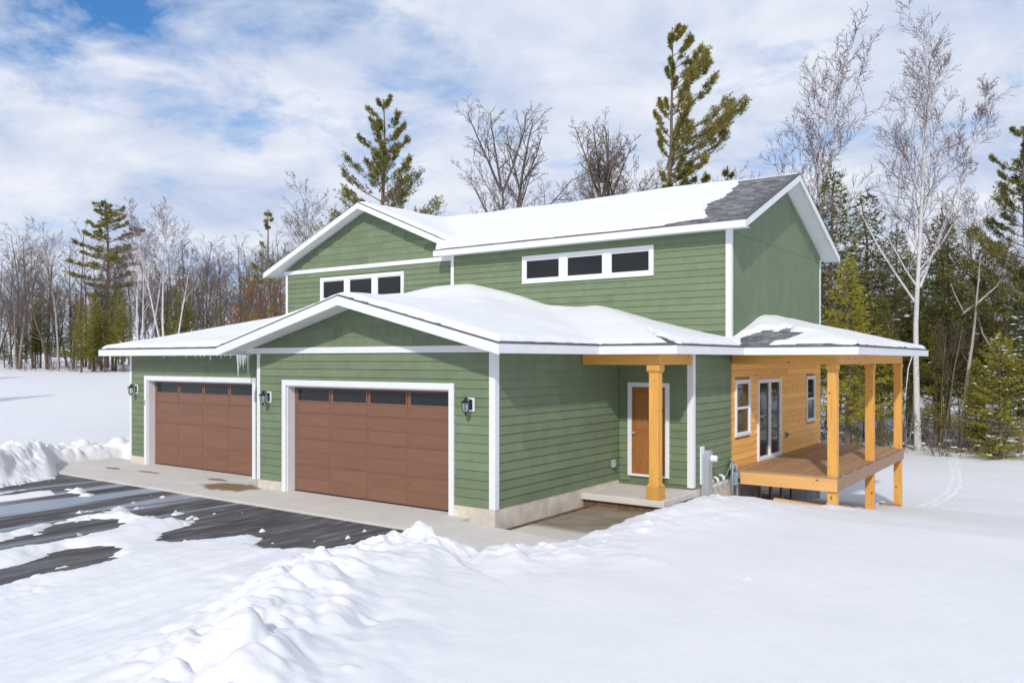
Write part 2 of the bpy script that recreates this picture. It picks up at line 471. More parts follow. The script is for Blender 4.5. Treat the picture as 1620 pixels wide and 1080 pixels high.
RIDGE = [(6.2, -14.5, 0.55), (4.4, -10.5, 0.62), (3.3, -8.4, 0.58), (2.0, -6.7, 0.52), (0.85, -5.1, 0.46), (0.55, -3.7, 0.27), (0.50, -2.7, 0.30), (0.95, -2.25, 0.16), (1.8, -1.75, 0.11),
         (2.35, -0.9, 0.10), (2.55, 0.3, 0.17), (2.75, 1.6, 0.27), (2.9, 2.9, 0.32), (3.05, 4.3, 0.20), (3.3, 5.6, -0.02), (3.8, 6.6, -0.30)]
LEFT_BANK = [(-15.6, 3.0, 0.30), (-16.2, 1.2, 0.42), (-16.3, -0.4, 0.52), (-14.6, -2.0, 0.72), (-13.2, -3.2, 0.80), (-12.6, -5.0, 0.75), (-12.0, -9.0, 0.6)]
FEET = []
_r = random.Random(5)
for k in range(46):
    t = k / 45.0
    FEET.append((4.95 - 1.25 * t + 0.35 * math.sin(t * 5) + (0.13 if k % 2 else -0.13) + _r.uniform(-.04, .04), 15.9 + 20 * t + _r.uniform(-.05, .05)))
BUMPS = []
def scatter_bumps(line, n, w0, w1, r0, r1, seed, hmul=0.75, lo=0.0, hi=1.0):
    g = random.Random(seed)
    seg = [math.hypot(b[0] - a[0], b[1] - a[1]) for a, b in zip(line[:-1], line[1:])]
    tot = sum(seg)
    for _ in range(n):
        q = g.uniform(lo, hi) * tot; i = 0
        while i < len(seg) - 1 and q > seg[i]: q -= seg[i]; i += 1
        a, b = line[i], line[i + 1]; t = min(1, q / seg[i])
        nx, ny = -(b[1] - a[1]) / seg[i], (b[0] - a[0]) / seg[i]
        o = g.uniform(w0, w1) if g.random() < 0.5 else g.gauss((w0 + w1) / 2, abs(w1 - w0) / 5)
        r = r0 + (r1 - r0) * g.random() ** 2.2
        BUMPS.append((a[0] + (b[0] - a[0]) * t + nx * o, a[1] + (b[1] - a[1]) * t + ny * o, r, r * g.uniform(0.45, 1.0) * hmul, g.uniform(0, 3.14), g.uniform(0.55, 1.0)))
scatter_bumps(RIDGE, 70, -1.3, 1.0, 0.06, 0.26, 1, 0.42, 0.10, 0.46)
scatter_bumps(RIDGE, 45, -1.8, 1.5, 0.03, 0.08, 2, 0.5, 0.05, 0.5)
scatter_bumps(RIDGE, 70, -0.5, 0.5, 0.04, 0.16, 3, 0.4, 0.46, 0.92)
scatter_bumps(LEFT_BANK, 260, -1.1, 0.9, 0.06, 0.22, 4, 0.7)
BUMPS += [(0.50, -2.62, 0.24, 0.15, 0.4, 0.75), (0.72, -2.48, 0.15, 0.10, 1.4, 0.8), (0.80, -5.00, 0.15, 0.15, 0.2, 0.8), (0.90, -5.12, 0.17, 0.08, 1.2, 0.8), (2.9, -8.0, 0.45, 0.22, 0.9, 0.7), (2.3, -7.2, 0.30, 0.16, 0.4, 0.8)]
for _ in range(26):
    BUMPS.append((_r.uniform(2.4, 6), _r.uniform(-2.5, 4.0), _r.uniform(.03, .07), _r.uniform(.008, .025), 0, 1))

def terrain(x, y):
    """lie of the snow surface without banks and marks"""
    zr = np.interp(y, [-40, 0, 3.5, 5.5, 7.3, 11.2, 15.1, 20, 30, 45, 100, 200], [0.10, 0.12, 0.05, -0.14, -0.40, -0.98, -1.45, -1.72, -1.80, -1.70, 0.3, 3.0])
    dist = np.hypot(x - 9.2, y + 12.4)
    zl = np.interp(dist, [0, 22, 30, 45, 60, 75, 100, 200], [0.08, 0.10, 0.25, 0.75, 1.45, 1.95, 2.5, 4.5])
    w = sstep(-34, -14, x)
    z = zl * (1 - w) + zr * w
    return z + 0.10 * fbm(x * 0.13, y * 0.13, 31, 3) * sstep(8, 30, dist) + 0.05 * fbm(x * 0.5, y * 0.5, 35, 3)

def ground_height(x, y):
    z = terrain(x, y)
    # banks thrown up by the plough
    d1, v1, s1 = line_sd(x, y, RIDGE)
    sd = -s1 * d1                                    # positive on the yard side
    yard = sstep(-0.9, 0.5, sd)
    dl, vl, s2 = line_sd(x, y, LEFT_BANK)
    sl = s2 * dl                                     # positive on the drive side
    field = sstep(0.9, -0.6, sl)
    drive = (1 - yard) * (1 - field) * (y < 3)
    xr = x + 0.10 * y
    streak = 0.19 * fbm(xr * 1.8, y * 0.10, 41, 5) * (0.4 + 1.2 * vnoise(x * 0.5, y * 0.35, 46))
    streak -= 0.035 * sstep(0.66, 0.80, vnoise(xr * 4.6, y * 0.10, 44)) * sstep(0.35, 0.6, vnoise(x * 0.7, y * 0.4, 45))
    streak += 0.05 * fbm(x * 0.9 + 0.2 * y, y * 0.3, 47, 3)
    streak += -0.05 * sstep(0.55, 0.72, vnoise(xr * 1.7, y * 0.08, 49)) * (0.4 + vnoise(x * 2, y * 1.5, 50))
    streak += 0.03 * (blocks(x, y, 0.16, 5) - 0.35) * sstep(0.5, 0.75, vnoise(x * 0.8, y * 0.8, 57))
    zd = 0.040 + streak + 0.03 * fbm(x * 3, y * 3, 43, 4)
    z = z * (1 - drive) + zd * drive
    prof = np.where(sd > 0, np.exp(-(sd / 1.25) ** 2), np.exp(-(sd / 0.95) ** 2))
    near = sstep(-0.2, -2.6, y)
    pile = np.where(sd > 0, np.exp(-(sd / 0.8) ** 2), np.exp(-(sd / 1.1) ** 2)) * (0.18 + 0.82 * near) * sstep(0.30, 0.62, vnoise(x * 0.55, y * 0.55, 59) + 0.25 * prof)
    z = z + pile * (0.13 * blocks(x + 0.1 * y, y, 0.62, 7) + 0.05 * blocks(x, y, 0.24, 8) * sstep(0.45, 0.7, vnoise(x * 1.1, y * 1.1, 58)) - 0.06)
    rough1 = prof * ((0.10 + 0.16 * near) * (np.abs(fbm(x * 0.8, y * 0.8, 51, 5)) * 2.4 - 0.30) + 0.22 * near * fbm(x * 0.45, y * 0.45, 53, 3))
    rough1 += 0.035 * near * np.exp(-(sd / 1.6) ** 2) * fbm(x * 4, y * 4, 56, 4)
    wprof = np.where((sd < 0) & (y > -2), np.exp(-(sd / 0.42) ** 2), prof)
    z = z + (np.maximum(v1 - terrain(x, y), 0) * 1.0) * wprof + rough1
    # long slumped lobes down the yard side of the bank
    lobes = np.exp(-((sd - 0.9) / 0.9) ** 2) * (y < -1.5) * sstep(-13, -9, y)
    z = z + 0.12 * lobes * (vnoise(x * 2.6 + y * 1.9, (x - y) * 0.55, 55) - 0.45)
    pl = np.exp(-(sl / 1.05) ** 2)
    z = z + vl * pl * (0.75 + 0.9 * fbm(x * 0.8, y * 0.8, 61, 4)) + pl * (0.18 * np.abs(fbm(x * 2.0, y * 2.0, 65, 4)) + 0.20 * blocks(x, y, 0.8, 12) + 0.08 * blocks(x, y, 0.3, 13) - 0.08)
    return z

def geo_axis(a, b, step0, grow, cap):
    out = []; p = a; st = step0; sgn = 1 if b > a else -1
    while (p - b) * sgn < 0:
        st = min(st * grow, cap); p += sgn * st; out.append(p)
    return out
xs = np.array(sorted(geo_axis(-17.5, -170, 0.07, 1.06, 6) + list(np.arange(-17.5, -4.0, 0.07)) + list(np.arange(-4.0, 6.0, 0.042)) + geo_axis(5.98, 12, 0.04, 1.03, 0.09) + geo_axis(12, 150, 0.1, 1.07, 6)))
ys = np.array(sorted(geo_axis(-10.4, -60, 0.05, 1.12, 6) + list(np.arange(-10.4, -1.2, 0.040)) + list(np.arange(-1.2, 4.2, 0.06)) + geo_axis(4.18, 38, 0.065, 1.03, 0.19) + geo_axis(38.1, 230, 0.16, 1.08, 6)))
def blocks(x, y, size, seed):
    """broken crust: every cell has its own height, with a gap towards its neighbours"""
    rs = np.random.RandomState(seed); J = rs.rand(128, 128, 3)
    u, v = x / size, y / size; iu, iv = np.floor(u).astype(int), np.floor(v).astype(int)
    f1 = np.full(x.shape, 9.0); f2 = np.full(x.shape, 9.0); hh = np.zeros(x.shape)
    for di in (-1, 0, 1):
        for dj in (-1, 0, 1):
            c = J[(iu + di) % 128, (iv + dj) % 128]
            d = np.hypot(u - iu - di - c[..., 0], v - iv - dj - c[..., 1])
            n1 = d < f1
            f2 = np.where(n1, f1, np.minimum(f2, d)); hh = np.where(n1, c[..., 2], hh); f1 = np.where(n1, d, f1)
    return hh * sstep(0.0, 0.35, f2 - f1)
GX, GY = np.meshgrid(xs, ys, indexing='ij')
GZ = ground_height(GX, GY)
for bx, by, br, bh, ang, asp in BUMPS:               # thrown lumps
    i0, i1 = np.searchsorted(xs, [bx - 1.6 * br, bx + 1.6 * br]); j0, j1 = np.searchsorted(ys, [by - 1.6 * br, by + 1.6 * br])
    if i1 <= i0 or j1 <= j0: continue
    X = GX[i0:i1, j0:j1] - bx; Y = GY[i0:i1, j0:j1] - by
    ca, sa = math.cos(ang), math.sin(ang)
    q = np.sqrt(((X * ca + Y * sa)) ** 2 + ((-X * sa + Y * ca) / asp) ** 2) / br
    GZ[i0:i1, j0:j1] += bh * np.clip(1 - q ** 4, 0, 1) ** 0.7 * (0.8 + 0.8 * fbm(GX[i0:i1, j0:j1] * 5, GY[i0:i1, j0:j1] * 5, 91, 3))
for fx, fy in FEET:                                  # a line of footprints
    i0, i1 = np.searchsorted(xs, [fx - .5, fx + .5]); j0, j1 = np.searchsorted(ys, [fy - .6, fy + .6])
    X = GX[i0:i1, j0:j1] - fx; Y = GY[i0:i1, j0:j1] - fy
    q = np.sqrt((X / 0.11) ** 2 + (Y / 0.17) ** 2)
    GZ[i0:i1, j0:j1] += -0.055 * np.exp(-q ** 3) + 0.012 * np.exp(-((q - 1.6) / 0.4) ** 2)
sdc = np.full(GX.shape, 9.0)
i0, i1 = np.searchsorted(xs, [-17, 4]); j0, j1 = np.searchsorted(ys, [-10, 9])
X, Y = GX[i0:i1, j0:j1], GY[i0:i1, j0:j1]
wob = 0.42 * fbm(X * 2.4 + 0.24 * Y, Y * 0.30, 77, 4) + 0.22 * fbm(X * 1.6, Y * 0.9, 71, 4) + 0.30 * fbm(X * 7, Y * 3.5, 75, 4) + 0.05 * (blocks(X, Y, 0.13, 15) - 0.4)
dd = np.full(X.shape, 9.0)
for poly in CLEAR_DRIVE: dd = np.minimum(dd, poly_sd(X, Y, poly))
dd = dd + wob * np.exp(-np.abs(dd) * 1.2)
speck = fbm(X * 5.5, Y * 2.0, 85, 4) + 0.5 * fbm(X * 12, Y * 8, 87, 2)
dd = np.where((dd < 0) & (dd > -0.75) & (Y < -1.9), np.maximum(dd, (speck - 0.20 + 0.12 * dd) * 0.9), dd)
sp_ = poly_sd(X, Y, SLUSH_PATCH) + 0.6 * wob
dd = np.where(Y < -1.5, np.maximum(dd, -sp_), dd)
# streaks of packed snow left on the west part of the drive
wst = vnoise(X * 1.75 + 3.1, Y * 0.13, 81) + 0.25 * fbm(X * 4, Y * 0.8, 83, 3)
strip = sstep(-7.3, -8.4, X) * sstep(-2.7, -3.6, Y)
dd = np.where(strip > 0.5, np.maximum(dd, (wst - 0.74) * 0.8), dd)
pp = poly_sd(X, Y, CLEAR_PAVING[0]) + 0.5 * wob * 0.7
GZ_loc = GZ[i0:i1, j0:j1]
thin = sstep(-0.02, 1.0, dd * np.where(X < -10.8, 1.0, 3.3))
GZ_loc = -0.10 + (GZ_loc + 0.10) * np.where(dd < 0, 0, np.clip(thin * 0.75 + 0.25 * (dd > 0.0) * sstep(0, 0.06, dd), 0, 1)) - 0.06 * sstep(0.0, -0.06, dd)
edge = sstep(-0.04, 0.16, pp * np.where(X < -11.5, 0.28, 1.0))
GZ_loc = -0.42 + (GZ_loc + 0.42) * edge
GZ[i0:i1, j0:j1] = GZ_loc
nx, ny = len(xs), len(ys)
idx = np.arange(nx * ny).reshape(nx, ny)
quads = np.stack([idx[:-1, :-1], idx[1:, :-1], idx[1:, 1:], idx[:-1, 1:]], -1).reshape(-1, 4)
me = np_mesh('snow_ground', np.stack([GX, GY, GZ], -1).reshape(-1, 3), quads)
sg = obj('snow_ground', me, M['snow'], smooth=True)
tag(sg, 'deep white snow covering the yard with ploughed banks and footprints', kind='structure')

def ground_at(x, y):
    i = int(np.clip(np.searchsorted(xs, x), 0, nx - 1)); j = int(np.clip(np.searchsorted(ys, y), 0, ny - 1))
    return float(GZ[i, j])

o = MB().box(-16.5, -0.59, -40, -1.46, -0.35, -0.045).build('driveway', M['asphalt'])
tag(o, 'dark wet asphalt drive in front of the garage doors', kind='structure')
ap = empty('concrete_apron'); tag(ap, 'pale concrete apron along the front of the garage', kind='structure')
for a, b_ in ((-15.6, -12.36), (-12.35, -9.36), (-9.35, -7.02), (-7.01, -3.86), (-3.85, -0.61)):
    MB().box(a, b_, -1.45, 1.2 if b_ < -7 else 0.28, -0.3, 0.0 if b_ < -7 else -0.004).build('slab', M['paving'], ap, bevel=0.012)
wk = empty('walkway'); tag(wk, 'concrete walk from the apron to the porch, wet and brown near the step', kind='structure')
MB().add([(-0.6, -2.6, -.020), (2.3, -2.6, -.10), (2.3, -0.31, -.12), (-0.6, -0.31, -.006), (-0.6, -2.6, -.4), (2.3, -2.6, -.4), (2.3, -0.31, -.4), (-0.6, -0.31, -.4)],
         [(0, 1, 2, 3), (7, 6, 5, 4), (0, 4, 5, 1), (1, 5, 6, 2), (2, 6, 7, 3), (3, 7, 4, 0)]).build('slab', M['paving'], wk)
MB().box(0.30, 2.3, -0.30, 1.49, -0.4, -0.150).build('slab', M['wet_paving'], wk, bevel=0.012)
MB().box(0.30, 2.3, 1.50, 3.30, -0.4, -0.155).build('slab', M['wet_paving'], wk, bevel=0.012)
o = MB().box(-0.1, 0.299, -0.3, 3.3, -0.4, -0.20).build('soil_strip', M['soil']); tag(o, 'narrow strip of bare soil between walk and foundation', kind='structure')

# ------------------------------------------------------------------ the house
house = empty('house', (0, 0, 0))
tag(house, 'two storey green sided house with white trim and snow covered roofs', 'house')
XL, YL, XB, XM, YP, YU, YK, YG, XGL, XML = -14.1, 0.88, -7.0, 1.86, 4.90, 7.24, 15.24, 7.40, -15.05, -7.05
EXPO = 0.174
def unit_lap(name, lip=0.027, top=0.004, over=0.015):
    # unit long in x, one course high, back face on y = 0, outward is -y
    z1 = EXPO + over
    vs = [(0, 0, 0), (1, 0, 0), (1, -lip, 0), (0, -lip, 0), (0, 0, z1), (1, 0, z1), (1, -top, z1), (0, -top, z1)]
    fs = [(0, 1, 2, 3), (7, 6, 5, 4), (3, 2, 6, 7), (1, 0, 4, 5), (0, 3, 7, 4), (2, 1, 5, 6)]
    me = bpy.data.meshes.new(name); me.from_pydata(vs, [], fs); me.update(); return me
LAP = unit_lap('lap'); LAP.materials.append(M['green_siding'])
LAPW = unit_lap('lap_wood', 0.024, 0.014, -0.007); LAPW.materials.append(M['cedar_siding'])

def wall(name, x, y, rz, length, z0, z1, holes=(), mat=None, thick=0.14, through=()):
    """backing wall; holes in 'through' go right through it. local x runs along the wall, -y is outward"""
    mb = MB()
    if not through: mb.box(0, length, 0, thick, z0, z1)
    else:
        (a, b_, c_, d_) = through[0]
        mb.box(0, a, 0, thick, z0, z1); mb.box(b_, length, 0, thick, z0, z1); mb.box(a + .001, b_ - .001, 0, thick, d_, z1)
    return mb.build(name, mat or M['green_back'], house, (x, y, 0), rz)
def lap_boards(w, u0, u1, z0, z1, holes=(), mesh=None, name='siding_board', blen=3.66, seed=0, top_line=None, expo=EXPO):
    g = random.Random(seed)
    n = int(math.ceil((z1 - z0) / expo - 0.15))
    for i in range(n):
        za = z0 + i * expo; zm = za + expo * 0.5
        zs_ = min(1.0, (z1 - za) / (expo + 0.015)) if za + expo + 0.015 > z1 else 1.0
        spans = [(u0, u1)]
        for (a, b_, c_, d_) in holes:
            if c_ < zm < d_:
                nxt = []
                for p, q in spans:
                    if b_ <= p or a >= q: nxt.append((p, q)); continue
                    if a > p: nxt.append((p, a))
                    if b_ < q: nxt.append((b_, q))
                spans = nxt
        for p, q in spans:
            cuts = [p]
            c0 = p + (g.uniform(0.8, blen) if q - p > blen else blen)
            while c0 < q - 0.5: cuts.append(c0); c0 += blen
            cuts.append(q)
            for a, b_ in zip(cuts[:-1], cuts[1:]):
                o = bpy.data.objects.new(name, mesh or LAP); COL.objects.link(o); o.parent = w
                o.location = (a + 0.0025, -0.001, za); o.scale = (b_ - a - 0.005, 1, zs_)

def trim(parent, x0, x1, y0, y1, z0, z1, name='trim_board', mat=None, bevel=0.004):
    return MB().box(x0, x1, y0, y1, z0, z1).build(name, mat or M['white_trim'], parent, bevel=bevel)

SZ = 0.216       # bottom of siding
WT = 3.16        # top of the lower walls
# -- right garage bay, front
d2 = (-5.97 - XB, -1.10 - XB, 0.0, 2.44)
w = wall('garage_wall', XB, 0, 0, -XB, 0.0, WT + 0.02, through=[d2])
lap_boards(w, 0.10, -XB - 0.115, SZ, 3.16, [(d2[0] - .10, d2[1] + .10, -1, 2.53)], seed=1)
# -- left garage bay, front
d1 = (-13.20 - XL, -8.35 - XL, 0.0, 2.44)
w1 = wall('garage_wall', XL, YL, 0, XB - XL, 0.0, WT + 0.02, through=[d1])
lap_boards(w1, 0.10, XB - XL, SZ, 3.16, [(d1[0] - .10, d1[1] + .10, -1, 2.53)], seed=2)
# -- garage side and the short return of the bay
w2 = wall('side_wall', -0.0, 0.14, R(90), YP - 0.14, -0.4, WT + 0.02)
lap_boards(w2, -0.04, YP - 0.14, SZ, 3.16, [], seed=3)
wall('return_wall', XB + 0.14, 0.141, R(90), 0.73, 0, WT + 0.015)
# -- porch back wall with the front door
w3 = wall('porch_wall', 0.0, YP, 0, XM, -0.4, WT + 0.02)
hole = (0.31, 1.26, 0.30, 2.44)
lap_boards(w3, 0.03, XM - 0.11, SZ, 3.16, [hole], seed=4)
# -- side wall behind the porch, then the cedar wall along the deck
w4 = wall('side_wall', XM, YP + 0.14, R(90), YU - YP - 0.14, -0.4, WT + 0.02)
lap_boards(w4, -0.03, YU - YP - 0.16, 0.13, 3.16, [], seed=5)
w5 = wall('cedar_wall', XM + 0.002, YU, R(90), YK - YU, 0.10, WT + 0.02, mat=M['door_wood'])
ch = [(0.24, 1.28, 1.11, 2.52), (1.88, 3.80, 0.2, 2.50), (6.38, 7.28, 1.11, 2.52)]
lap_boards(w5, 0.0, YK - YU, 0.338, 3.0, ch, LAPW, 'cedar_board', 5.5, 6)
# -- upper main block
w6 = wall('upper_wall', XML, YU, 0, XM - XML - 0.001, 3.2, 6.30)
uh = (-4.33 - XML, -0.24 - XML, 5.26, 5.99)
lap_boards(w6, 0.10, XM - XML - 0.11, 3.74, 6.26, [uh], seed=7)
# -- upper left wing, set back a little
w7 = wall('upper_wall', XGL, YG, 0, XML - XGL - 0.01, 3.2, 6.20)
vh = (-13.14 - XGL, -9.22 - XGL, 5.10, 5.88)
lap_boards(w7, 0.09, XML - XGL - 0.01, 4.40, 6.12, [vh], seed=8)
# hidden returns so that the block is closed
for (x, y, rz, ln, z0, z1) in ((XM - 0.14, YK - 0.14, R(180), XM - XGL - 0.15, -2.2, 6.3), (XGL + 0.002, YK - 0.14, R(-90), YK - YG - 0.29, 0, 6.2), (XL + 0.002, YG - .002, R(-90), YG - YL - 0.15, 0, WT)):
    wall('back_wall', x, y, rz, ln, z0, z1)
# -- upper right gable end: tall grooved panels
w8 = wall('gable_wall', XM, YU + 0.001, R(90), YK - YU - 0.002, 3.2, 6.27, mat=M['green_back'])
ln = YK - YU
pz = [(3.2, 6.19), (6.20, 8.25)]
def main_top(u): return 6.20 + (4.42 - abs(u + YU - 11.24)) * 0.4276 - 0.02
MB().prism([(0, 0.0, 6.2), (ln, 0.0, 6.2), (ln, 0.0, main_top(ln)), (ln / 2, 0.0, main_top(ln / 2)), (0, 0.0, main_top(0))], (0, 0.13, 0)).build('gable_back', M['green_back'], w8)
pw = 0.3048
k = 0
while k * pw < ln - 0.02:
    a, b_ = k * pw + 0.002, min((k + 1) * pw - 0.002, ln)
    MB().box(a, b_, -0.011 - 0.001 * (k % 2), -0.001, 3.2, 6.19).build('siding_panel', M['green_panel'], w8)
    ta, tb = main_top(a), main_top(b_)
    pts = [(a, -0.015, 6.196), (b_, -0.015, 6.196), (b_, -0.015, tb)]
    if a < ln / 2 < b_: pts.append((ln / 2, -0.015, main_top(ln / 2)))
    pts.append((a, -0.015, ta))
    MB().prism(pts, (0, 0.013, 0)).build('siding_panel', M['green_panel'], w8)
    k += 1

# -- corner boards and bands
tr = empty('white_trim', parent=house)
def corner(x, y, z0, z1, left=0.12, side=0.10, lip=0.026):
    """L-shaped corner board on a front-right corner"""
    MB().prism([(x - left, y - lip, z0), (x + lip, y - lip, z0), (x + lip, y + side, z0), (x - 0.004, y + side, z0), (x - 0.004, y - 0.001, z0), (x - left, y - 0.001, z0)], (0, 0, z1 - z0)).build('corner_board', M['white_trim'], tr)
corner(0, 0, 0.20, 3.165)
corner(XM, YP, 0.16, 3.165)
corner(XM, YU, 3.3, 6.235)
trim(tr, XB - 0.026, XB + 0.085, -0.026, -0.001, 0.20, 3.165, 'corner_board')
trim(tr, XB - 0.026, XB - 0.001, 0.0, 0.88, 0.20, 3.165, 'corner_board')
trim(tr, XL - 0.026, XL + 0.07, YL - 0.026, YL - 0.001, 0.20, 3.165, 'corner_board')
trim(tr, XML - 0.026, XML + 0.09, YU - 0.026, YU - 0.001, 4.3, 6.24, 'corner_board')
trim(tr, XML - 0.027, XML - 0.002, YU, YG, 4.3, 6.24, 'corner_board')
trim(tr, XGL - 0.026, XGL + 0.08, YG - 0.026, YG - 0.001, 4.0, 6.20, 'corner_board')
trim(tr, XM + 0.001, XM + 0.026, YK - 0.09, YK + 0.026, 3.2, 6.25, 'corner_board')
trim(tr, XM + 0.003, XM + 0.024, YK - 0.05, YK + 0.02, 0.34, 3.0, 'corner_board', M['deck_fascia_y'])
trim(tr, XM + 0.003, XM + 0.026, YU - 0.02, YU + 0.06, 0.34, 2.92, 'corner_board', M['cedar_z'])
trim(tr, XB - 0.4, 0.027, -0.040, -0.001, 3.17, 3.305, 'frieze_board')
trim(tr, XGL - 0.1, XML - 0.03, YG - 0.036, YG - 0.001, 6.13, 6.265, 'frieze_board')
trim(tr, XM + 0.001, XM + 0.03, 5.62, 7.0, 0.03, 0.125, 'skirt_board')
trim(tr, 0.001, 0.012, YP - 0.03, YP - 0.001, 0.2, 3.1, 'corner_bead', M['green_siding'])

# -- foundation
fd = empty('foundation', parent=house)
MB().box(XB - 0.005, -5.99 - 0.13, -0.012, 0.0, 0, 0.212).build('foundation_wall', M['concrete_wall'], fd)
MB().box(-0.97, 0.012, -0.013, -0.001, -0.3, 0.212).build('foundation_wall', M['concrete_wall'], fd)
MB().box(0.001, 0.013, 0, YP, -0.4, 0.212).build('foundation_wall', M['concrete_wall'], fd)
MB().box(XL - 0.006, -13.34, YL - 0.012, YL, 0, 0.212).build('foundation_wall', M['concrete_wall'], fd)
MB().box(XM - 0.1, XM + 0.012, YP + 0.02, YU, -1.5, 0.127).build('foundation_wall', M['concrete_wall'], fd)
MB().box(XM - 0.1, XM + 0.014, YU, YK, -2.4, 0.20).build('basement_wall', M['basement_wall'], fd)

# -- roofs
def plane_z(kind, e, s=0.25, z0=3.36):
    return {'S': lambda x, y: z0 + s * (y - e), 'N': lambda x, y: z0 + s * (e - y), 'W': lambda x, y: z0 + s * (x - e), 'E': lambda x, y: z0 + s * (e - x)}[kind]
yA, yF, x1, yPo, x2, yD, x3, yBk, xW = 0.27, -0.69, 0.59, 2.90, 2.36, 6.75, 4.92, 15.90, -14.70
gx = (x1 + (XB - 0.59)) / 2; gw = x1 - gx
yv = yA + gw
LOWER = [
    ('S', yA, [(xW, yA), (gx - gw, yA), (gx, yv), (x1 - (YU - yA), YU), (xW + (YU - yA), YU)]),
    ('W', xW, [(xW, yA), (xW + (YU - yA), YU), (xW, YU)]),
    ('W', gx - gw, [(gx - gw, yF), (gx, yF), (gx, yv), (gx - gw, yA)]),
    ('E', x1, [(x1, yF), (x1, yPo), (x1 - (YU - yPo), YU), (x1 - (YU - yA), YU), (gx, yv), (gx, yF)]),
    ('S', yPo, [(x1, yPo), (x2, yPo), (x2 - (YU - yPo), YU), (x1 - (YU - yPo), YU)]),
    ('E', x2, [(x2, yPo), (x2, yD), (x2 - (YU - yD), YU), (x2 - (YU - yPo), YU)]),
    ('S', yD, [(x2, yD), (x3, yD), (XM, yD + x3 - XM), (XM, YU), (x2 - (YU - yD), YU)]),
    ('E', x3, [(x3, yD), (x3, yBk), (XM, yBk - (x3 - XM)), (XM, yD + x3 - XM)]),
    ('N', yBk, [(x3, yBk), (XM, yBk), (XM, yBk - (x3 - XM))]),
]
UP_E, UP_R, UP_S = 6.42, 8.31, 0.4276
ueF, ueB, uxR, uyR = 6.82, 15.66, 2.36, 11.24
wgF, wgX, wgL = 6.95, -10.87, -15.75
wgS = 0.4168
wgZ = UP_R
val_x = wgX + (wgZ - (UP_E + UP_S * (wgF - ueF))) / wgS
UPPER = [
    ('S', ueF, [(XML - 0.35, ueF), (uxR, ueF), (uxR, uyR), (wgX, uyR), (val_x, wgF), (XML - 0.35, wgF)], UP_S, UP_E),
    ('N', ueB, [(uxR, uyR), (uxR, ueB), (wgL, ueB), (wgX, uyR)], UP_S, UP_E),
    ('E', wgX + (wgZ - UP_E) / wgS, [(wgX, wgF), (val_x, wgF), (wgX, uyR)], wgS, UP_E),
    ('W', wgX - (wgZ - UP_E) / wgS, [(wgL, wgF), (wgX, wgF), (wgX, uyR), (wgL, ueB)], wgS, UP_E),
]
def in_poly(px, py, poly, m=0.0):
    ins = False; n = len(poly)
    for i in range(n):
        ax, ay = poly[i]; bx, by = poly[(i + 1) % n]
        if (ay > py) != (by > py) and px < (bx - ax) * (py - ay) / (by - ay) + ax: ins = not ins
    return ins
def roof_slope(kind, e, poly, s=0.25, z0=3.36, th=0.15, shingles=True, seed=0):
    f = plane_z(kind, e, s, z0)
    top = [Vector((x, y, f(x, y) - 0.012)) for x, y in poly]
    slab = MB().prism([p - Vector((0, 0, th)) for p in top], (0, 0, th - 0.03)).build('roof_slope', M['white_soffit'], house)
    MB().prism([p - Vector((0, 0, 0.029)) for p in top], (0, 0, 0.029)).build('roof_deck', M['shingle_edge'], slab)
    if not shingles: return slab
    # courses of tab shingles, one joined surface
    g = random.Random(seed)
    up = {'S': (0, 1), 'N': (0, -1), 'W': (1, 0), 'E': (-1, 0)}[kind]; al = (-up[1], up[0])
    us = [x * up[0] + y * up[1] for x, y in poly]; vs_ = [x * al[0] + y * al[1] for x, y in poly]
    ex = 0.14 / math.sqrt(1 + s * s)
    mb_v, mb_f, tint = [], [], []
    u = min(us); row = 0
    while u < max(us):
        v = min(vs_) - g.uniform(0, 0.3)
        while v < max(vs_):
            wd = g.uniform(0.14, 0.32)
            cu, cv = u + ex * 0.5, v + wd * 0.5
            cx_, cy_ = cu * up[0] + cv * al[0], cu * up[1] + cv * al[1]
            if in_poly(cx_, cy_, poly) and all(in_poly(uu * up[0] + vv * al[0], uu * up[1] + vv * al[1], poly) for uu, vv in ((u + .02, v + .02), (u + .02, v + wd - .02), (u + ex - .01, v + .02), (u + ex - .01, v + wd - .02))):
                t0 = 0.017 + g.uniform(-.004, .006); lo = u - g.uniform(0, 0.012)
                q = []
                for uu, vv, hh in ((lo, v + .003, t0), (lo, v + wd - .003, t0), (u + ex * 1.1, v + wd - .003, 0.001), (u + ex * 1.1, v + .003, 0.001), (lo, v + .003, -0.006), (lo, v + wd - .003, -0.006)):
                    X_, Y_ = uu * up[0] + vv * al[0], uu * up[1] + vv * al[1]
                    q.append((X_, Y_, f(X_, Y_) - 0.012 + hh))
                b0 = len(mb_v); mb_v += q; tint += [g.uniform(0.0, 0.75)] * 6
                mb_f += [(b0, b0 + 1, b0 + 2, b0 + 3), (b0 + 4, b0 + 5, b0 + 1, b0)]
            v += wd
        u += ex; row += 1
    if mb_f:
        o = obj('shingles', np_mesh('shingles', mb_v, np.array(mb_f)), M['shingle'], slab)
        at_ = o.data.attributes.new('tint', 'FLOAT', 'POINT'); at_.data.foreach_set('value', tint)
        o['kind'] = 'stuff'
    return slab
SLABS = []
for i, (k, e, p) in enumerate(LOWER): SLABS.append(roof_slope(k, e, p, seed=i + 10))
for i, (k, e, p, s, z0) in enumerate(UPPER): SLABS.append(roof_slope(k, e, p, s, z0, 0.15, i != 1, seed=i + 30))

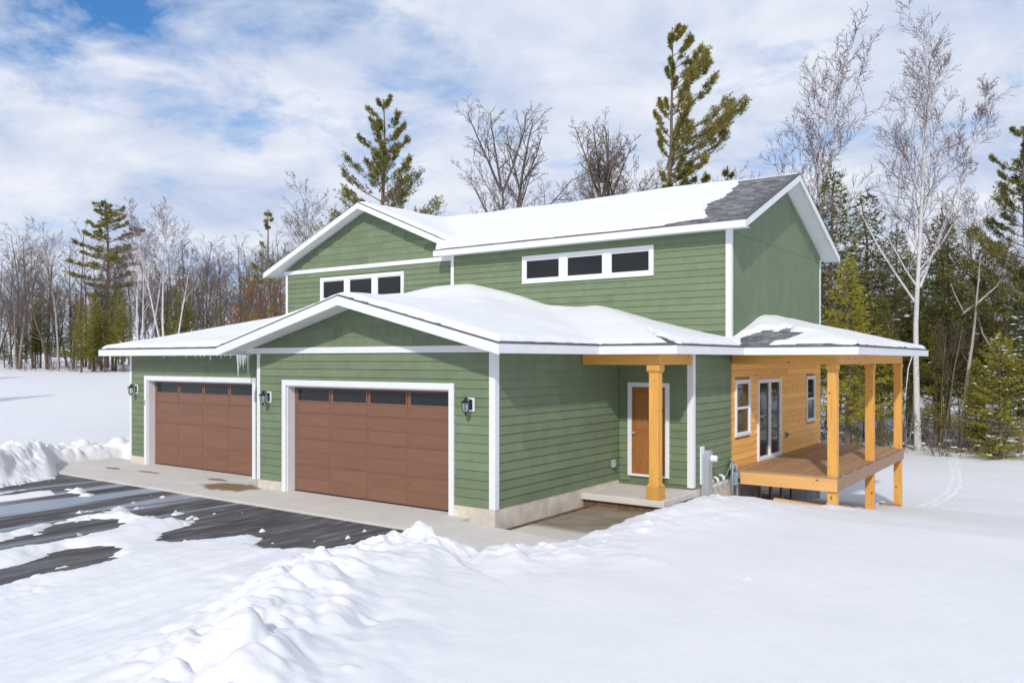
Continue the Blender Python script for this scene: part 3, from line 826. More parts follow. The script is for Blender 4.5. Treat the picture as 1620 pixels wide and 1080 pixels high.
fa = empty('fascia', parent=house)
def fascia(a, b_, h0=0.175, out=None, t=0.03):
    """a board under a roof edge from a to b (points on the roof surface), pushed out along 'out'"""
    a, b_ = Vector(a), Vector(b_); o_ = Vector(out)
    dn = Vector((0, 0, -0.030))
    MB().prism([a + dn, b_ + dn, b_ + dn + Vector((0, 0, -h0)), a + dn + Vector((0, 0, -h0))], o_ * t).build('fascia_board', M['white_trim'], fa)
    MB().prism([a + Vector((0, 0, -.0285)), b_ + Vector((0, 0, -.0285)), b_ + Vector((0, 0, -0.004)), a + Vector((0, 0, -0.004))], o_ * (t + 0.008)).build('drip_edge', M['shingle_edge'], fa)
z_ = 3.348
fascia((xW - .03, yA, z_), (gx - gw, yA, z_), out=(0, -1, 0))
fascia((xW, yA, z_), (xW, YG, z_), out=(-1, 0, 0))
fascia((gx - gw, yF + .001, z_), (gx - gw, yA - .031, z_), out=(-1, 0, 0))
zp = 3.348 + 0.25 * gw
fascia((gx - gw - .03, yF, z_ - .0075), (gx, yF, zp), 0.19, out=(0, -1, 0))
fascia((gx, yF, zp), (x1 + .03, yF, z_ - .0075), 0.19, out=(0, -1, 0))
fascia((x1, yF, z_), (x1, yPo - .031, z_), out=(1, 0, 0))
fascia((x1 - .0, yPo, z_), (x2 + .03, yPo, z_), out=(0, -1, 0))
fascia((x2, yPo, z_), (x2, yD - .031, z_), out=(1, 0, 0))
fascia((x2, yD, z_), (x3 + .03, yD, z_), out=(0, -1, 0))
fascia((x3, yD, z_), (x3, yBk, z_), out=(1, 0, 0))
fascia((XM, yBk, z_), (x3 + .03, yBk, z_), out=(0, 1, 0))
zu = UP_E - 0.012
fascia((XML - 0.38, ueF, zu), (uxR + .03, ueF, zu), 0.17, out=(0, -1, 0))
fascia((XML - 0.35, ueF, zu), (XML - 0.35, wgF, zu + 0.05), 0.17, out=(-1, 0, 0))
fascia((uxR, ueF, zu), (uxR, uyR, UP_R - .012), 0.19, out=(1, 0, 0))
fascia((uxR, uyR, UP_R - .012), (uxR, ueB, zu), 0.19, out=(1, 0, 0))
fascia((wgL - .03, wgF, UP_R - .012 - wgS * (wgX - wgL + .03)), (wgX, wgF, UP_R - .012), 0.19, out=(0, -1, 0))
fascia((wgX, wgF, UP_R - .012), (val_x - 0.12, wgF, UP_R - .012 - wgS * (val_x - 0.12 - wgX)), 0.19, out=(0, -1, 0))
fascia((wgL, wgF, UP_R - .012 - wgS * (wgX - wgL)), (wgL, ueB, UP_R - .012 - wgS * (wgX - wgL)), 0.17, out=(-1, 0, 0))
# flat soffits closing the eaves, and ribbed soffit lines under the right rake
sf = empty('soffit', parent=house)
for (a, b_, c_, d_) in ((xW, gx - gw, yA + .001, YL), (0.02, x1 - .001, yF + .6, yPo), (0.0, x2 - .001, yPo + .001, YP), (XM + .03, x2 - .002, YP, YU), (XM + .03, x3 - .001, yD + .001, yBk - .001)):
    MB().box(a, b_, c_, d_, 3.176, 3.186).build('soffit_board', M['white_soffit'], sf)
MB().box(XML - .34, uxR - .001, ueF + .001, YU - .03, 6.232, 6.242).build('soffit_board', M['white_soffit'], sf)
for sgn in (1, -1):
    n = 22
    for i in range(n):
        ya = uyR + sgn * (0.15 + i * 0.195)
        yb = ya + sgn * 0.185
        za = UP_R - .012 - .15 - UP_S * abs(ya - uyR); zb = UP_R - .012 - .15 - UP_S * abs(yb - uyR)
        MB().prism([(XM + .03, ya, za - .003), (XM + .03, yb, zb - .003), (uxR - .002, yb, zb - .003), (uxR - .002, ya, za - .003)], (0, 0, -.012)).build('soffit_board', M['white_soffit'], sf)
# flashing strips where the lower roof meets the wall
MB().prism([(XM + .02, YU, 3.36 + .25 * (YU - yD) + .0), (XM + .02, yD + x3 - XM, 3.36 + .25 * (x3 - XM)), (XM + .02, yD + x3 - XM, 3.44 + .25 * (x3 - XM)), (XM + .02, YU, 3.44 + .25 * (YU - yD))], (0.012, 0, 0)).build('flashing', M['white_soffit'], sf)

# -- shakes in the two front gables
SHK = MB().prism([(0, -0.018, 0), (1, -0.018, 0), (1, -0.004, 1), (0, -0.004, 1)], (0, 0.004, 0)).mesh('shake'); SHK.materials.append(M['green_siding'])
def shakes(name, x0, y, apex_x, z0, half, slope, row_h, wmin, wmax, seed):
    bk = MB().prism([(apex_x - half, 0.0, z0 - .02), (apex_x + half, 0.0, z0 - .02), (apex_x, 0.0, z0 + half * slope)], (0, 0.1, 0)).build(name, M['green_back'], house, (0, y, 0))
    g = random.Random(seed); z = z0
    while z < z0 + half * slope - 0.1:
        hw = half - (z - z0) / slope
        x = apex_x - hw - 0.1
        while x < apex_x + hw:
            wd = g.uniform(wmin, wmax)
            xc = x + wd / 2
            top = z0 + (half - max(abs(x - apex_x), abs(x + wd - apex_x)) - 0.0) * slope + (0.04 if abs(xc - apex_x) > wd else 0.0)
            hh = min(row_h + 0.02, top - z - 0.0)
            if hh > 0.03 and abs(xc - apex_x) < hw + wd * 0.4:
                o = bpy.data.objects.new('shake', SHK); COL.objects.link(o); o.parent = bk
                o.location = (x + .002, -0.001, z + g.uniform(-.012, .012)); o.scale = (wd - .004, 1, hh)
            x += wd
        z += row_h
    return bk
shakes('gable_shake_wall', XB, 0.0, gx, 3.30, 3.62, 0.25, 0.225, 0.17, 0.30, 5)
shakes('gable_shake_wall', XGL, YG, wgX, 6.26, 4.35, wgS, 0.225, 0.9, 1.25, 6)

# -- windows
def window(name, frame_pos, rz, width, z0, z1, panes, fr=0.09, mull=0.10, sash=True, depth=0.05, mat=None, rail=False):
    """local x along the wall, -y outward"""
    wn_ = empty(name, frame_pos, rz, house)
    mat = mat or M['white_trim']
    fo = MB()
    fo.box(0, width, -depth, -0.002, z0, z0 + fr).box(0, width, -depth, -0.002, z1 - fr, z1)
    fo.box(0, fr, -depth, -0.002, z0 + fr, z1 - fr).box(width - fr, width, -depth, -0.002, z0 + fr, z1 - fr)
    iw = (width - 2 * fr - mull * (panes - 1)) / panes
    for k in range(panes - 1):
        a = fr + (k + 1) * iw + k * mull
        fo.box(a, a + mull, -depth + .002, -0.002, z0 + fr, z1 - fr)
    fo.build('frame', mat, wn_, bevel=0.004)
    for k in range(panes):
        a = fr + k * (iw + mull); b_ = a + iw
        s = 0.035
        sm = MB()
        sm.box(a, b_, -depth * .6, -0.004, z0 + fr, z0 + fr + s).box(a, b_, -depth * .6, -0.004, z1 - fr - s, z1 - fr)
        sm.box(a, a + s, -depth * .6, -0.004, z0 + fr + s, z1 - fr - s).box(b_ - s, b_, -depth * .6, -0.004, z0 + fr + s, z1 - fr - s)
        if rail: sm.box(a + s, b_ - s, -depth * .66, -0.004, (z0 + z1) / 2 - .03, (z0 + z1) / 2 + .03)
        sm.build('sash', mat, wn_)
        if rail:
            MB().box(a + s, b_ - s, -0.014, -0.004, z0 + fr + s, (z0 + z1) / 2 - .03).build('pane', M['glass'], wn_)
            MB().box(a + s, b_ - s, -0.018, -0.004, (z0 + z1) / 2 + .03, z1 - fr - s).build('pane', M['glass'], wn_)
        else:
            MB().box(a + s, b_ - s, -0.014, -0.004, z0 + fr + s, z1 - fr - s).build('pane', M['glass'], wn_)
    return wn_
window('strip_window', (-4.37, YU, 0), 0, 4.17, 5.227, 6.024, 3, 0.11, 0.22, depth=0.06)
window('strip_window', (-13.18, YG, 0), 0, 4.0, 5.06, 5.92, 3, 0.11, 0.22, depth=0.06)
window('double_hung_window', (XM + .002, YU + 0.234, 0), R(90), 1.057, 1.10, 2.526, 1, 0.07, rail=True, depth=0.06)
window('double_hung_window', (XM + .002, YU + 6.36, 0), R(90), 0.94, 1.10, 2.526, 1, 0.07, rail=True, depth=0.06)
sl = window('sliding_door', (XM + .002, YU + 1.873, 0), R(90), 1.94, 0.338, 2.51, 2, 0.07, 0.07, depth=0.07)
bw = window('basement_window', (XM + .014, YU + 2.0, 0), R(90), 2.9, -1.35, -0.08, 3, 0.09, 0.12, depth=0.05, mat=M['deck_wood'])

# -- front door
fdoor = empty('front_door', (0.26, YP, 0), 0, house)
dm = MB().box(0, 1.05, -.05, -.002, 2.40, 2.50).box(0, 0.10, -.05, -.002, 0.33, 2.40).box(0.95, 1.05, -.05, -.002, 0.33, 2.40).box(0.10, 0.95, -.06, -.002, 0.33, 0.38)
dm.build('door_frame', M['white_trim'], fdoor, bevel=0.004)
sb = MB().box(0.102, 0.948, -0.022, -0.002, 0.381, 2.398).build('door_slab', M['door_wood'], fdoor)
for (a, b_, c_, d_) in ((0.20, 0.49, 0.55, 1.25), (0.56, 0.85, 0.55, 1.25), (0.20, 0.49, 1.42, 2.26), (0.56, 0.85, 1.42, 2.26)):
    MB().box(a, b_, -0.029, -0.0221, c_, d_).build('door_panel', M['door_wood'], fdoor, bevel=0.006)
MB().lathe([(0.028, 0), (0.028, -0.012), (0.012, -0.018), (0.012, -0.045), (0.03, -0.05), (0.03, -0.075), (0.012, -0.085)], (0.165, -0.022, 1.33), 12, 'y').build('door_knob', M['steel'], fdoor, smooth=True)

# -- garage doors
def garage_door(x, y, width, seed):
    g = empty('garage_door', (x, y, 0), 0, house)
    H = 2.44
    MB().box(-0.13, 0.0, -0.045, 0.0, -0.002, H + 0.13).build('door_frame', M['white_trim'], g, bevel=0.004)
    MB().box(width, width + 0.13, -0.045, 0.0, -0.002, H + 0.13).build('door_frame', M['white_trim'], g, bevel=0.004)
    MB().box(0.0005, width - 0.0005, -0.044, 0.0, H, H + 0.128).build('door_frame', M['white_trim'], g, bevel=0.004)
    MB().box(0.001, 0.03, 0.001, 0.27, 0, H).build('jamb', M['white_trim'], g)
    MB().box(width - 0.03, width - 0.001, 0.001, 0.27, 0, H).build('jamb', M['white_trim'], g)
    MB().box(0.031, width - 0.031, 0.001, 0.27, H - 0.03, H - 0.001).build('jamb', M['white_trim'], g)
    a, b_ = 0.031, width - 0.031
    sec = (H - 0.06) / 4
    for k in range(4):
        MB().box(a, b_, 0.205, 0.25, 0.025 + k * sec, 0.025 + (k + 1) * sec - 0.003).build('door_section', M['garage_brown'], g, bevel=0.003)
    MB().box(a, b_, 0.205, 0.25, 0.0, 0.024).build('bottom_seal', M['rubber'], g)
    n = 4; mg = 0.14; gap = 0.13; pwid = (b_ - a - 2 * mg - gap * (n - 1)) / n
    for k in range(4):
        for c_ in range(n):
            pa = a + mg + c_ * (pwid + gap)
            for half in (0, 1):
                za = 0.025 + k * sec + (0.028 if half == 0 else sec / 2 + 0.012)
                zb = za + sec / 2 - 0.042
                if k == 3 and half == 1:
                    za -= 0.02; zb -= 0.01
                    MB().box(pa - 0.03, pa + pwid + 0.03, 0.190, 0.2049, za - 0.03, za).box(pa - 0.03, pa + pwid + 0.03, 0.190, 0.2049, zb, zb + 0.03).box(pa - 0.03, pa, 0.190, 0.2049, za, zb).box(pa + pwid, pa + pwid + .03, 0.190, 0.2049, za, zb).build('pane_frame', M['garage_brown'], g)
                    MB().box(pa, pa + pwid, 0.197, 0.2048, za, zb).build('pane', M['glass'], g)
                else:
                    MB().prism([(pa, 0.2049, za), (pa + pwid, 0.2049, za), (pa + pwid, 0.2049, zb), (pa, 0.2049, zb)], (0, -0.006, 0)).build('door_panel', M['garage_brown'], g, bevel=0.004)
    return g
garage_door(-5.97, 0, 4.87, 1)
garage_door(-13.20, YL, 4.85, 2)
MB().box(-13.30, -13.25, YL - 0.065, YL - 0.046, 1.72, 1.86).build('keypad', M['grey_metal'], house, bevel=0.006)

# -- porch: step, post and beams
ps = MB().box(0.016, XM + 0.12, 3.14, YP - 0.001, -0.02, 0.12).build('porch_slab', M['paving'], house, bevel=0.015)
MB().box(0.02, XM + 0.02, 3.24, YP - 0.002, -0.5, -0.021).build('porch_footing', M['soil'], house)
pp_ = empty('porch_post', (1.72, 3.30, 0), 0, house)
MB().box(-0.105, 0.105, -0.105, 0.105, 0.45, 2.918).build('shaft', M['cedar_z'], pp_, bevel=0.008)
mbb = MB(); mbb.box(-0.15, 0.15, -0.15, 0.15, 0.121, 0.40)
mbb.add([(-.15, -.15, .40), (.15, -.15, .40), (.15, .15, .40), (-.15, .15, .40), (-.112, -.112, .455), (.112, -.112, .455), (.112, .112, .455), (-.112, .112, .455)], [(0, 1, 5, 4), (1, 2, 6, 5), (2, 3, 7, 6), (3, 0, 4, 7), (4, 5, 6, 7)])
mbb.build('base', M['cedar_z'], pp_, bevel=0.006)
mbb = MB(); mbb.box(-0.14, 0.14, -0.14, 0.14, 2.80, 2.917)
mbb.add([(-.14, -.14, 2.80), (.14, -.14, 2.80), (.14, .14, 2.80), (-.14, .14, 2.80), (-.11, -.11, 2.755), (.11, -.11, 2.755), (.11, .11, 2.755), (-.11, .11, 2.755)], [(0, 1, 5, 4), (1, 2, 6, 5), (2, 3, 7, 6), (3, 0, 4, 7), (4, 5, 6, 7)])
mbb.build('capital', M['cedar_z'], pp_, bevel=0.006)
MB().box(0.022, XM, 3.18, 3.42, 2.92, 3.175).build('porch_beam', M['cedar_x'], house, bevel=0.006)
MB().box(XM - 0.24, XM, 3.422, YP - 0.03, 2.921, 3.174).build('porch_beam', M['cedar_y'], house, bevel=0.006)

# ------------------------------------------------------------------ deck
deck = empty('deck', (XM, YU, 0))
tag(deck, 'raised brown plank deck on cedar posts beside the wood clad wall', 'deck')
DX, DY = 4.36 - XM, 15.10 - YU
nb = 18; bwid = (DX - 0.03) / nb
BRD = MB().box(0, bwid - 0.010, 0, 1, -0.032, 0).mesh('deck_board'); BRD.materials.append(M['deck_wood'])
for k in range(nb):
    cuts = [0.0, DY] if k % 3 == 0 else [0.0, DY * (0.35 + 0.3 * ((k * 7) % 5) / 5), DY]
    for a, b_ in zip(cuts[:-1], cuts[1:]):
        o = bpy.data.objects.new('deck_board', BRD); COL.objects.link(o); o.parent = deck
        o.location = (0.03 + k * bwid, a + 0.002, 0.336); o.scale = (1, b_ - a - 0.004, 1)
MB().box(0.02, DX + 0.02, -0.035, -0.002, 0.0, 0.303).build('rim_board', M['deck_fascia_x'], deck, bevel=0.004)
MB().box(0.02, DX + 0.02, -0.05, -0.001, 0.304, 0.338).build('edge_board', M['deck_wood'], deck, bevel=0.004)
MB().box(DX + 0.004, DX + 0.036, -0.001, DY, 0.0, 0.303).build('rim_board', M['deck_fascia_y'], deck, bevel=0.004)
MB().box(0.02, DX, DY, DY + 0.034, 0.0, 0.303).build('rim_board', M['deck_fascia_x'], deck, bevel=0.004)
for k in range(7):
    MB().box(0.04, DX - 0.25, 0.4 + k * 1.15, 0.44 + k * 1.15, 0.05, 0.302).build('joist', M['deck_fascia_x'], deck)
for i, py in enumerate((0.03, 3.83, 7.64)):
    po = MB().box(DX - 0.215, DX - 0.005, py, py + 0.21, -2.6, 2.919).build('post', M['cedar_z'], deck, bevel=0.008)
    MB().box(DX - 0.235, DX + 0.012, py - 0.015, py + 0.225, 2.80, 2.9185).build('capital', M['cedar_z'], po, bevel=0.005)
    if i != 1:
        zb = -0.47 if i == 0 else -1.62
        MB().box(DX - 0.228, DX + 0.0, py - 0.014, py + 0.10, zb, zb + 0.20).build('post_bracket', M['grey_metal'], po)
MB().box(0.03, DX, 0.0, 0.25, 2.92, 3.174).build('beam', M['cedar_x'], deck, bevel=0.006)
MB().box(DX - 0.235, DX + 0.001, 0.252, DY - 0.02, 2.921, 3.173).build('beam', M['cedar_y'], deck, bevel=0.006)
MB().box(0.03, DX - 0.24, DY - 0.26, DY - 0.03, 2.922, 3.172).build('beam', M['cedar_x'], deck, bevel=0.006)

# ------------------------------------------------------------------ snow lying on the roofs
def roof_snow(name, planes, x0, x1_, y0, y1, step, depth, bare, label, seed, hidden=None, drift=None):
    gx_ = np.arange(x0, x1_ + step, step); gy_ = np.arange(y0, y1 + step, step)
    X, Y = np.meshgrid(gx_, gy_, indexing='ij')
    Z = np.full(X.shape, -99.0); IN = np.full(X.shape, 9.0)
    for pl in planes:
        k, e, p = pl[:3]; s, z0 = (pl[3], pl[4]) if len(pl) > 3 else (0.25, 3.36)
        sd = poly_sd(X, Y, p)
        f = plane_z(k, e, s, z0)(X, Y)
        inside = sd <= 0.03
        Z = np.where(inside & (f > Z), f, Z)
        IN = np.minimum(IN, sd)
    hasz = Z > -90
    zf = np.where(hasz, Z, 0.0); wf = hasz.astype(float)
    # distance to the outline of the whole roof
    edge = outline_sd(X, Y, name)
    # settle over ridges and valleys
    for _ in range(3):
        acc = np.zeros_like(zf); wac = np.zeros_like(wf)
        for di in (-2, 0, 2):
            for dj in (-2, 0, 2):
                acc += np.roll(np.roll(zf * wf, di, 0), dj, 1); wac += np.roll(np.roll(wf, di, 0), dj, 1)
        zf = np.where(wf > 0, acc / np.maximum(wac, 1e-6), 0)
    wobble = 0.05 * fbm(X * 2.2, Y * 2.2, seed, 4) + 0.03 * fbm(X * 9, Y * 9, seed + 5, 2)
    t = depth * (0.78 + 0.9 * fbm(X * 0.7, Y * 0.7, seed + 9, 3))
    if drift is not None: t = t + drift(X, Y)
    m = sstep(0.0, 0.14, edge - 0.005 + wobble)
    if bare is not None: m = m * (1 - bare(X, Y))
    top = zf * np.clip(m * 3, 0, 1) + np.where(hasz, Z, 0) * (1 - np.clip(m * 3, 0, 1)) - 0.05 + (t + 0.05) * np.clip(m, 0, 1) ** 0.38
    top = np.where(m <= 0.001, np.where(hasz, Z, 0) - 0.06, top)
    top = np.maximum(top, np.where(hasz, Z, 0) - 0.06)
    keep_v = hasz & (m > 0.0)
    n0, n1 = X.shape
    idx = np.arange(n0 * n1).reshape(n0, n1)
    dil = keep_v.copy()
    for di in (-1, 0, 1):
        for dj in (-1, 0, 1): dil |= np.roll(np.roll(keep_v, di, 0), dj, 1)
    dil &= hasz
    cell = dil[:-1, :-1] & dil[1:, :-1] & dil[1:, 1:] & dil[:-1, 1:]
    q = np.stack([idx[:-1, :-1], idx[1:, :-1], idx[1:, 1:], idx[:-1, 1:]], -1)[cell]
    used = np.unique(q); remap = np.full(n0 * n1, -1); remap[used] = np.arange(len(used))
    V = np.stack([X, Y, top], -1).reshape(-1, 3)[used]
    o = obj('roof_snow', np_mesh('roof_snow', V, remap[q]), M['snow'], smooth=True)
    tag(o, label, 'snow', kind='stuff')
    return o
LOW_OUT = [(xW, yA), (gx - gw, yA), (gx - gw, yF), (x1, yF), (x1, yPo), (x2, yPo), (x2, yD), (x3, yD), (x3, yBk), (XM, yBk), (XM, YU), (xW, YU)]
LOW_OPEN = [(xW, yA), (gx - gw, yA), (gx - gw, yF), (x1, yF), (x1, yPo), (x2, yPo), (x2, yD), (x3, yD), (x3, yBk), (XM - 3, yBk), (XM - 3, YU + 3), (xW, YU + 3)]
UP_OUT = [(XML - 0.35, ueF), (uxR, ueF), (uxR, ueB), (wgL, ueB), (wgL, wgF), (XML - 0.35, wgF)]
def outline_sd(X, Y, name):
    return -poly_sd(X, Y, LOW_OPEN if name == 'low' else UP_OUT)
def ell(X, Y, cx, cy, rx, ry, rot, soft, seed, amp=0.5):
    ca, sa = math.cos(rot), math.sin(rot)
    u = ((X - cx) * ca + (Y - cy) * sa) / rx; v = (-(X - cx) * sa + (Y - cy) * ca) / ry
    q = np.sqrt(u * u + v * v) + amp * fbm(X * 2.2, Y * 2.2, seed, 4) * 2
    return 1 - sstep(1 - soft, 1 + soft, q)
def bare_low(X, Y):
    b1 = ell(X, Y, 1.95, 3.28, 0.66, 0.17, R(135), 0.2, 101, 0.35)          # wind-bared hip over the porch
    b1 = np.maximum(b1, ell(X, Y, 1.35, 3.92, 0.34, 0.06, R(135), 0.2, 103, 0.3))
    b2 = ell(X, Y, 2.72, 7.65, 0.70, 1.0, R(-20), 0.15, 105, 0.5)          # bare shingles beside the upper wall
    b2 = np.maximum(b2, ell(X, Y, 3.6, 7.95, 0.75, 0.13, R(-14), 0.2, 107, 0.35))
    b3 = ell(X, Y, 4.0, 6.84, 0.75, 0.09, 0, 0.2, 109, 0.4)
    return np.clip(b1 + b2 + b3, 0, 1)
def bare_up(X, Y):
    q = X - (0.78 - 0.12 * (Y - 9)) + 0.9 * fbm(X * 1.3, Y * 1.3, 111, 4) + 0.3 * fbm(X * 5, Y * 5, 113, 3)
    b1 = sstep(0.0, 0.10, q) * (Y < 11.26)
    low = sstep(0.0, 0.10, (X + 0.6) * 0.16 - (Y - 6.95) + 0.35 * fbm(X * 2, Y * 2, 115, 3)) * (X > -3)
    return np.clip(np.maximum(b1, low), 0, 1)
def drift_low(X, Y):
    d = 0.16 * sstep(1.6, 0.0, YU - Y) * sstep(-2.2, -5.0, X) * sstep(-14, -11, X)
    return d + 0.05 * sstep(1.0, 0, np.abs(X - XM)) * sstep(7.6, 9.0, Y)
roof_snow('low', LOWER, -14.75, 4.97, -0.74, 15.95, 0.05, 0.12, bare_low, 'thick snow blanketing the garage and porch roofs', 121, drift=drift_low)
roof_snow('up', UPPER, -15.8, 2.4, 6.77, 15.7, 0.055, 0.125, bare_up, 'smooth snow lying on the upper roof, melted off its right end', 131)

# ------------------------------------------------------------------ fittings on the walls
def lantern(x, y, z, label):
    t = empty('wall_lantern', (x, y, z)); tag(t, label, 'wall lamp', 'lanterns beside the garage doors')
    MB().box(-0.02, 0.14, -0.045, -0.022, -0.13, 0.13).build('mounting_block', M['white_trim'], t, bevel=0.004)
    MB().box(0.02, 0.10, -0.06, -0.0455, -0.10, 0.10).build('backplate', M['black_metal'], t, bevel=0.006)
    MB().tube([(0.06, -0.06, 0.05), (0.06, -0.11, 0.10), (0.06, -0.17, 0.13), (0.06, -0.21, 0.10)], 0.012, 8).build('arm', M['black_metal'], t, smooth=True)
    MB().lathe([(0.012, 0.16), (0.018, 0.13), (0.03, 0.10), (0.095, 0.055), (0.10, 0.045), (0.085, 0.04)], (0.06, -0.21, 0), 6).build('lantern_roof', M['black_metal'], t)
    MB().lathe([(0.065, 0.038), (0.06, -0.05), (0.045, -0.13), (0.02, -0.135)], (0.06, -0.21, 0), 6).build('lantern_glass', M['lantern_glass'], t)
    for k in range(6):
        a = 2 * math.pi * k / 6
        MB().tube([(0.06 + r * math.cos(a), -0.21 + r * math.sin(a), h) for r, h in ((0.075, 0.04), (0.07, -0.05), (0.05, -0.135))], 0.006, 5).build('cage_bar', M['black_metal'], t)
    MB().lathe([(0.055, -0.13), (0.055, -0.142), (0.02, -0.155), (0.012, -0.19), (0.003, -0.20)], (0.06, -0.21, 0), 8).build('finial', M['black_metal'], t, smooth=True)
lantern(-0.60, 0, 2.17, 'black lantern on green siding between right garage door and corner board')
lantern(-6.62, 0, 2.16, 'black lantern on the green strip between the two garage doors')
lantern(-13.80, YL, 2.17, 'black lantern left of the far garage door, on the narrow wall end')

t = empty('electric_meter', (XM, 5.30, 0)); tag(t, 'tall grey electric meter box with round white meter beside porch corner', 'meter box')
MB().box(0.03, 0.20, 0, 0.26, -0.6, 0.88).build('riser', M['grey_metal'], t, bevel=0.012)
MB().box(0.022, 0.06, -0.05, 0.14, 0.2, 1.06).build('backboard', M['white_trim'], t, bevel=0.004)
MB().box(0.06, 0.19, 0.12, 0.30, 0.62, 0.96).build('meter_box', M['grey_metal'], t, bevel=0.012)
MB().lathe([(0.085, 0.19), (0.085, 0.22), (0.075, 0.225), (0.075, 0.31), (0.06, 0.325), (0.01, 0.327)], (0, 0.22, 0.78), 16, 'x').build('meter_dial', M['white_trim'], t, smooth=True)
MB().tube([(0.1, 0.33, -0.5), (0.1, 0.33, 0.5), (0.07, 0.33, 0.56)], 0.022, 8).build('conduit', M['grey_metal'], t, smooth=True)

t = empty('gas_meter', (XM + 0.06, 6.92, 0)); tag(t, 'weathered blue grey gas meter with pipes at the deck corner', 'gas meter')
MB().box(0.02, 0.20, 0.05, 0.30, -0.02, 0.30).build('meter_body', M['blue_grey_metal'], t, bevel=0.03)
MB().lathe([(0.02, 0), (0.12, 0.01), (0.13, 0.03), (0.12, 0.05), (0.04, 0.06), (0.04, 0.10)], (0.02, 0.12, 0.42), 16, 'x').build('regulator', M['blue_grey_metal'], t, smooth=True)
MB().tube([(0.10, 0.0, -0.7), (0.10, 0.0, 0.10), (0.10, 0.02, 0.45), (0.06, 0.10, 0.55), (-0.04, 0.14, 0.55)], 0.024, 8).build('pipe', M['blue_grey_metal'], t, smooth=True)
MB().tube([(0.12, 0.28, -0.7), (0.12, 0.28, 0.35), (0.10, 0.22, 0.46), (0.05, 0.12, 0.46)], 0.024, 8).build('pipe', M['grey_metal'], t, smooth=True)
MB().lathe([(0.055, 0.20), (0.055, 0.225), (0.01, 0.23)], (0, 0.17, 0.10), 14, 'x').build('dial', M['black_metal'], t)
MB().tube([(-0.03, -0.45, 0.20), (0.02, -0.35, 0.16), (0.05, -0.2, 0.3), (0.06, 0.0, 0.5)], 0.008, 6).build('cable', M['grey_metal'], t, smooth=True)
for k, (py, pz_) in enumerate(((5.75, 0.27), (6.05, 0.27), (6.42, 0.28))):
    t = MB().tube([(XM + 0.02, py, pz_), (XM + 0.09, py, pz_), (XM + 0.13, py, pz_ - 0.03), (XM + 0.14, py, pz_ - 0.12)], 0.032, 10).build('vent_pipe', M['white_trim'] if k else M['lumber'], smooth=True)
    tag(t, ('tan pipe stub poking from green wall next to the electric meter', 'white vent elbow in the middle of the row of wall pipes', 'white vent elbow in green wall closest to the gas meter')[k], 'pipe', 'pipe stubs low on the side wall')
t = empty('outlet_box', (0.02, 4.55, 0.62)); tag(t, 'small grey weatherproof outlet box low on green wall by the porch', 'outlet')
MB().box(0, 0.07, -0.06, 0.06, -0.09, 0.09).build('box', M['grey_metal'], t, bevel=0.01)
MB().box(0.0705, 0.085, -0.045, 0.045, -0.08, 0.03).build('cover', M['grey_metal'], t, bevel=0.006)
t = empty('outlet_box', (XM + 0.02, 11.55, 0.86)); tag(t, 'small dark outlet box on cedar wall beside the sliding door', 'outlet')
MB().box(0, 0.06, -0.06, 0.06, -0.09, 0.09).build('box', M['blue_grey_metal'], t, bevel=0.01)
MB().lathe([(0.045, 0.06), (0.045, 0.085), (0.01, 0.09)], (0, 0, 0.01), 12, 'x').build('cover', M['black_metal'], t)

# icicles where the left eave runs into the bay
ic = random.Random(12)
def icicle(x, y, z, ln, r, label):
    prof = [(r * (1.25 if i == 0 else 1) * (1 - (i / 9.0) ** 1.3) * ic.uniform(0.82, 1.15) + 0.0015, -ln * i / 9.0) for i in range(10)]
    t = MB().lathe(prof, (x, y, z), 7).build('icicle', M['ice'], smooth=True)
    tag(t, label, 'icicle', 'icicles under the left garage eave')
ICG = 'one of the short thin icicles along the left garage eave'
icicle(-8.13, 0.26, 3.17, 0.66, 0.042, 'longest thick icicle hanging from the eave left of the bay corner')
icicle(-7.66, 0.20, 3.17, 0.64, 0.036, 'long icicle nearest the white corner board of the bay')
icicle(-8.02, 0.25, 3.17, 0.34, 0.040, 'medium icicle right beside the longest icicle')
icicle(-7.90, 0.24, 3.17, 0.42, 0.040, 'medium icicle in the middle of the thick cluster')
icicle(-7.80, 0.22, 3.17, 0.28, 0.045, 'stubby wide icicle in the thick cluster near the bay corner')
for k in range(15):
    icicle(-8.4 - k * 0.21 - ic.uniform(0, .1), 0.255, 3.175, ic.uniform(0.05, 0.22) * (1 if k < 10 else 0.6), ic.uniform(0.008, 0.016), ICG)
# offcuts below the deck
lb = random.Random(3)
for k, (x, y, ln_, rz, label) in enumerate(((3.55, 7.05, 1.1, 0.15, 'pale lumber offcut half buried in snow at the foot of the nearest deck post'), (4.25, 8.0, 0.5, 0.9, 'short brown board end on snow just behind the nearest deck post'), (4.1, 14.6, 0.6, 0.5, 'small dark board on snow at the foot of the last deck post'))):
    zz = ground_at(x, y)
    t = MB().box(-ln_ / 2, ln_ / 2, -0.07, 0.07, -0.02, 0.05).build('lumber_offcut', M['lumber'] if k == 0 else M['deck_wood'], None, (x, y, zz + 0.02), rz, bevel=0.005)
    t.rotation_euler = (0.1, 0.08, rz); tag(t, label, 'board')

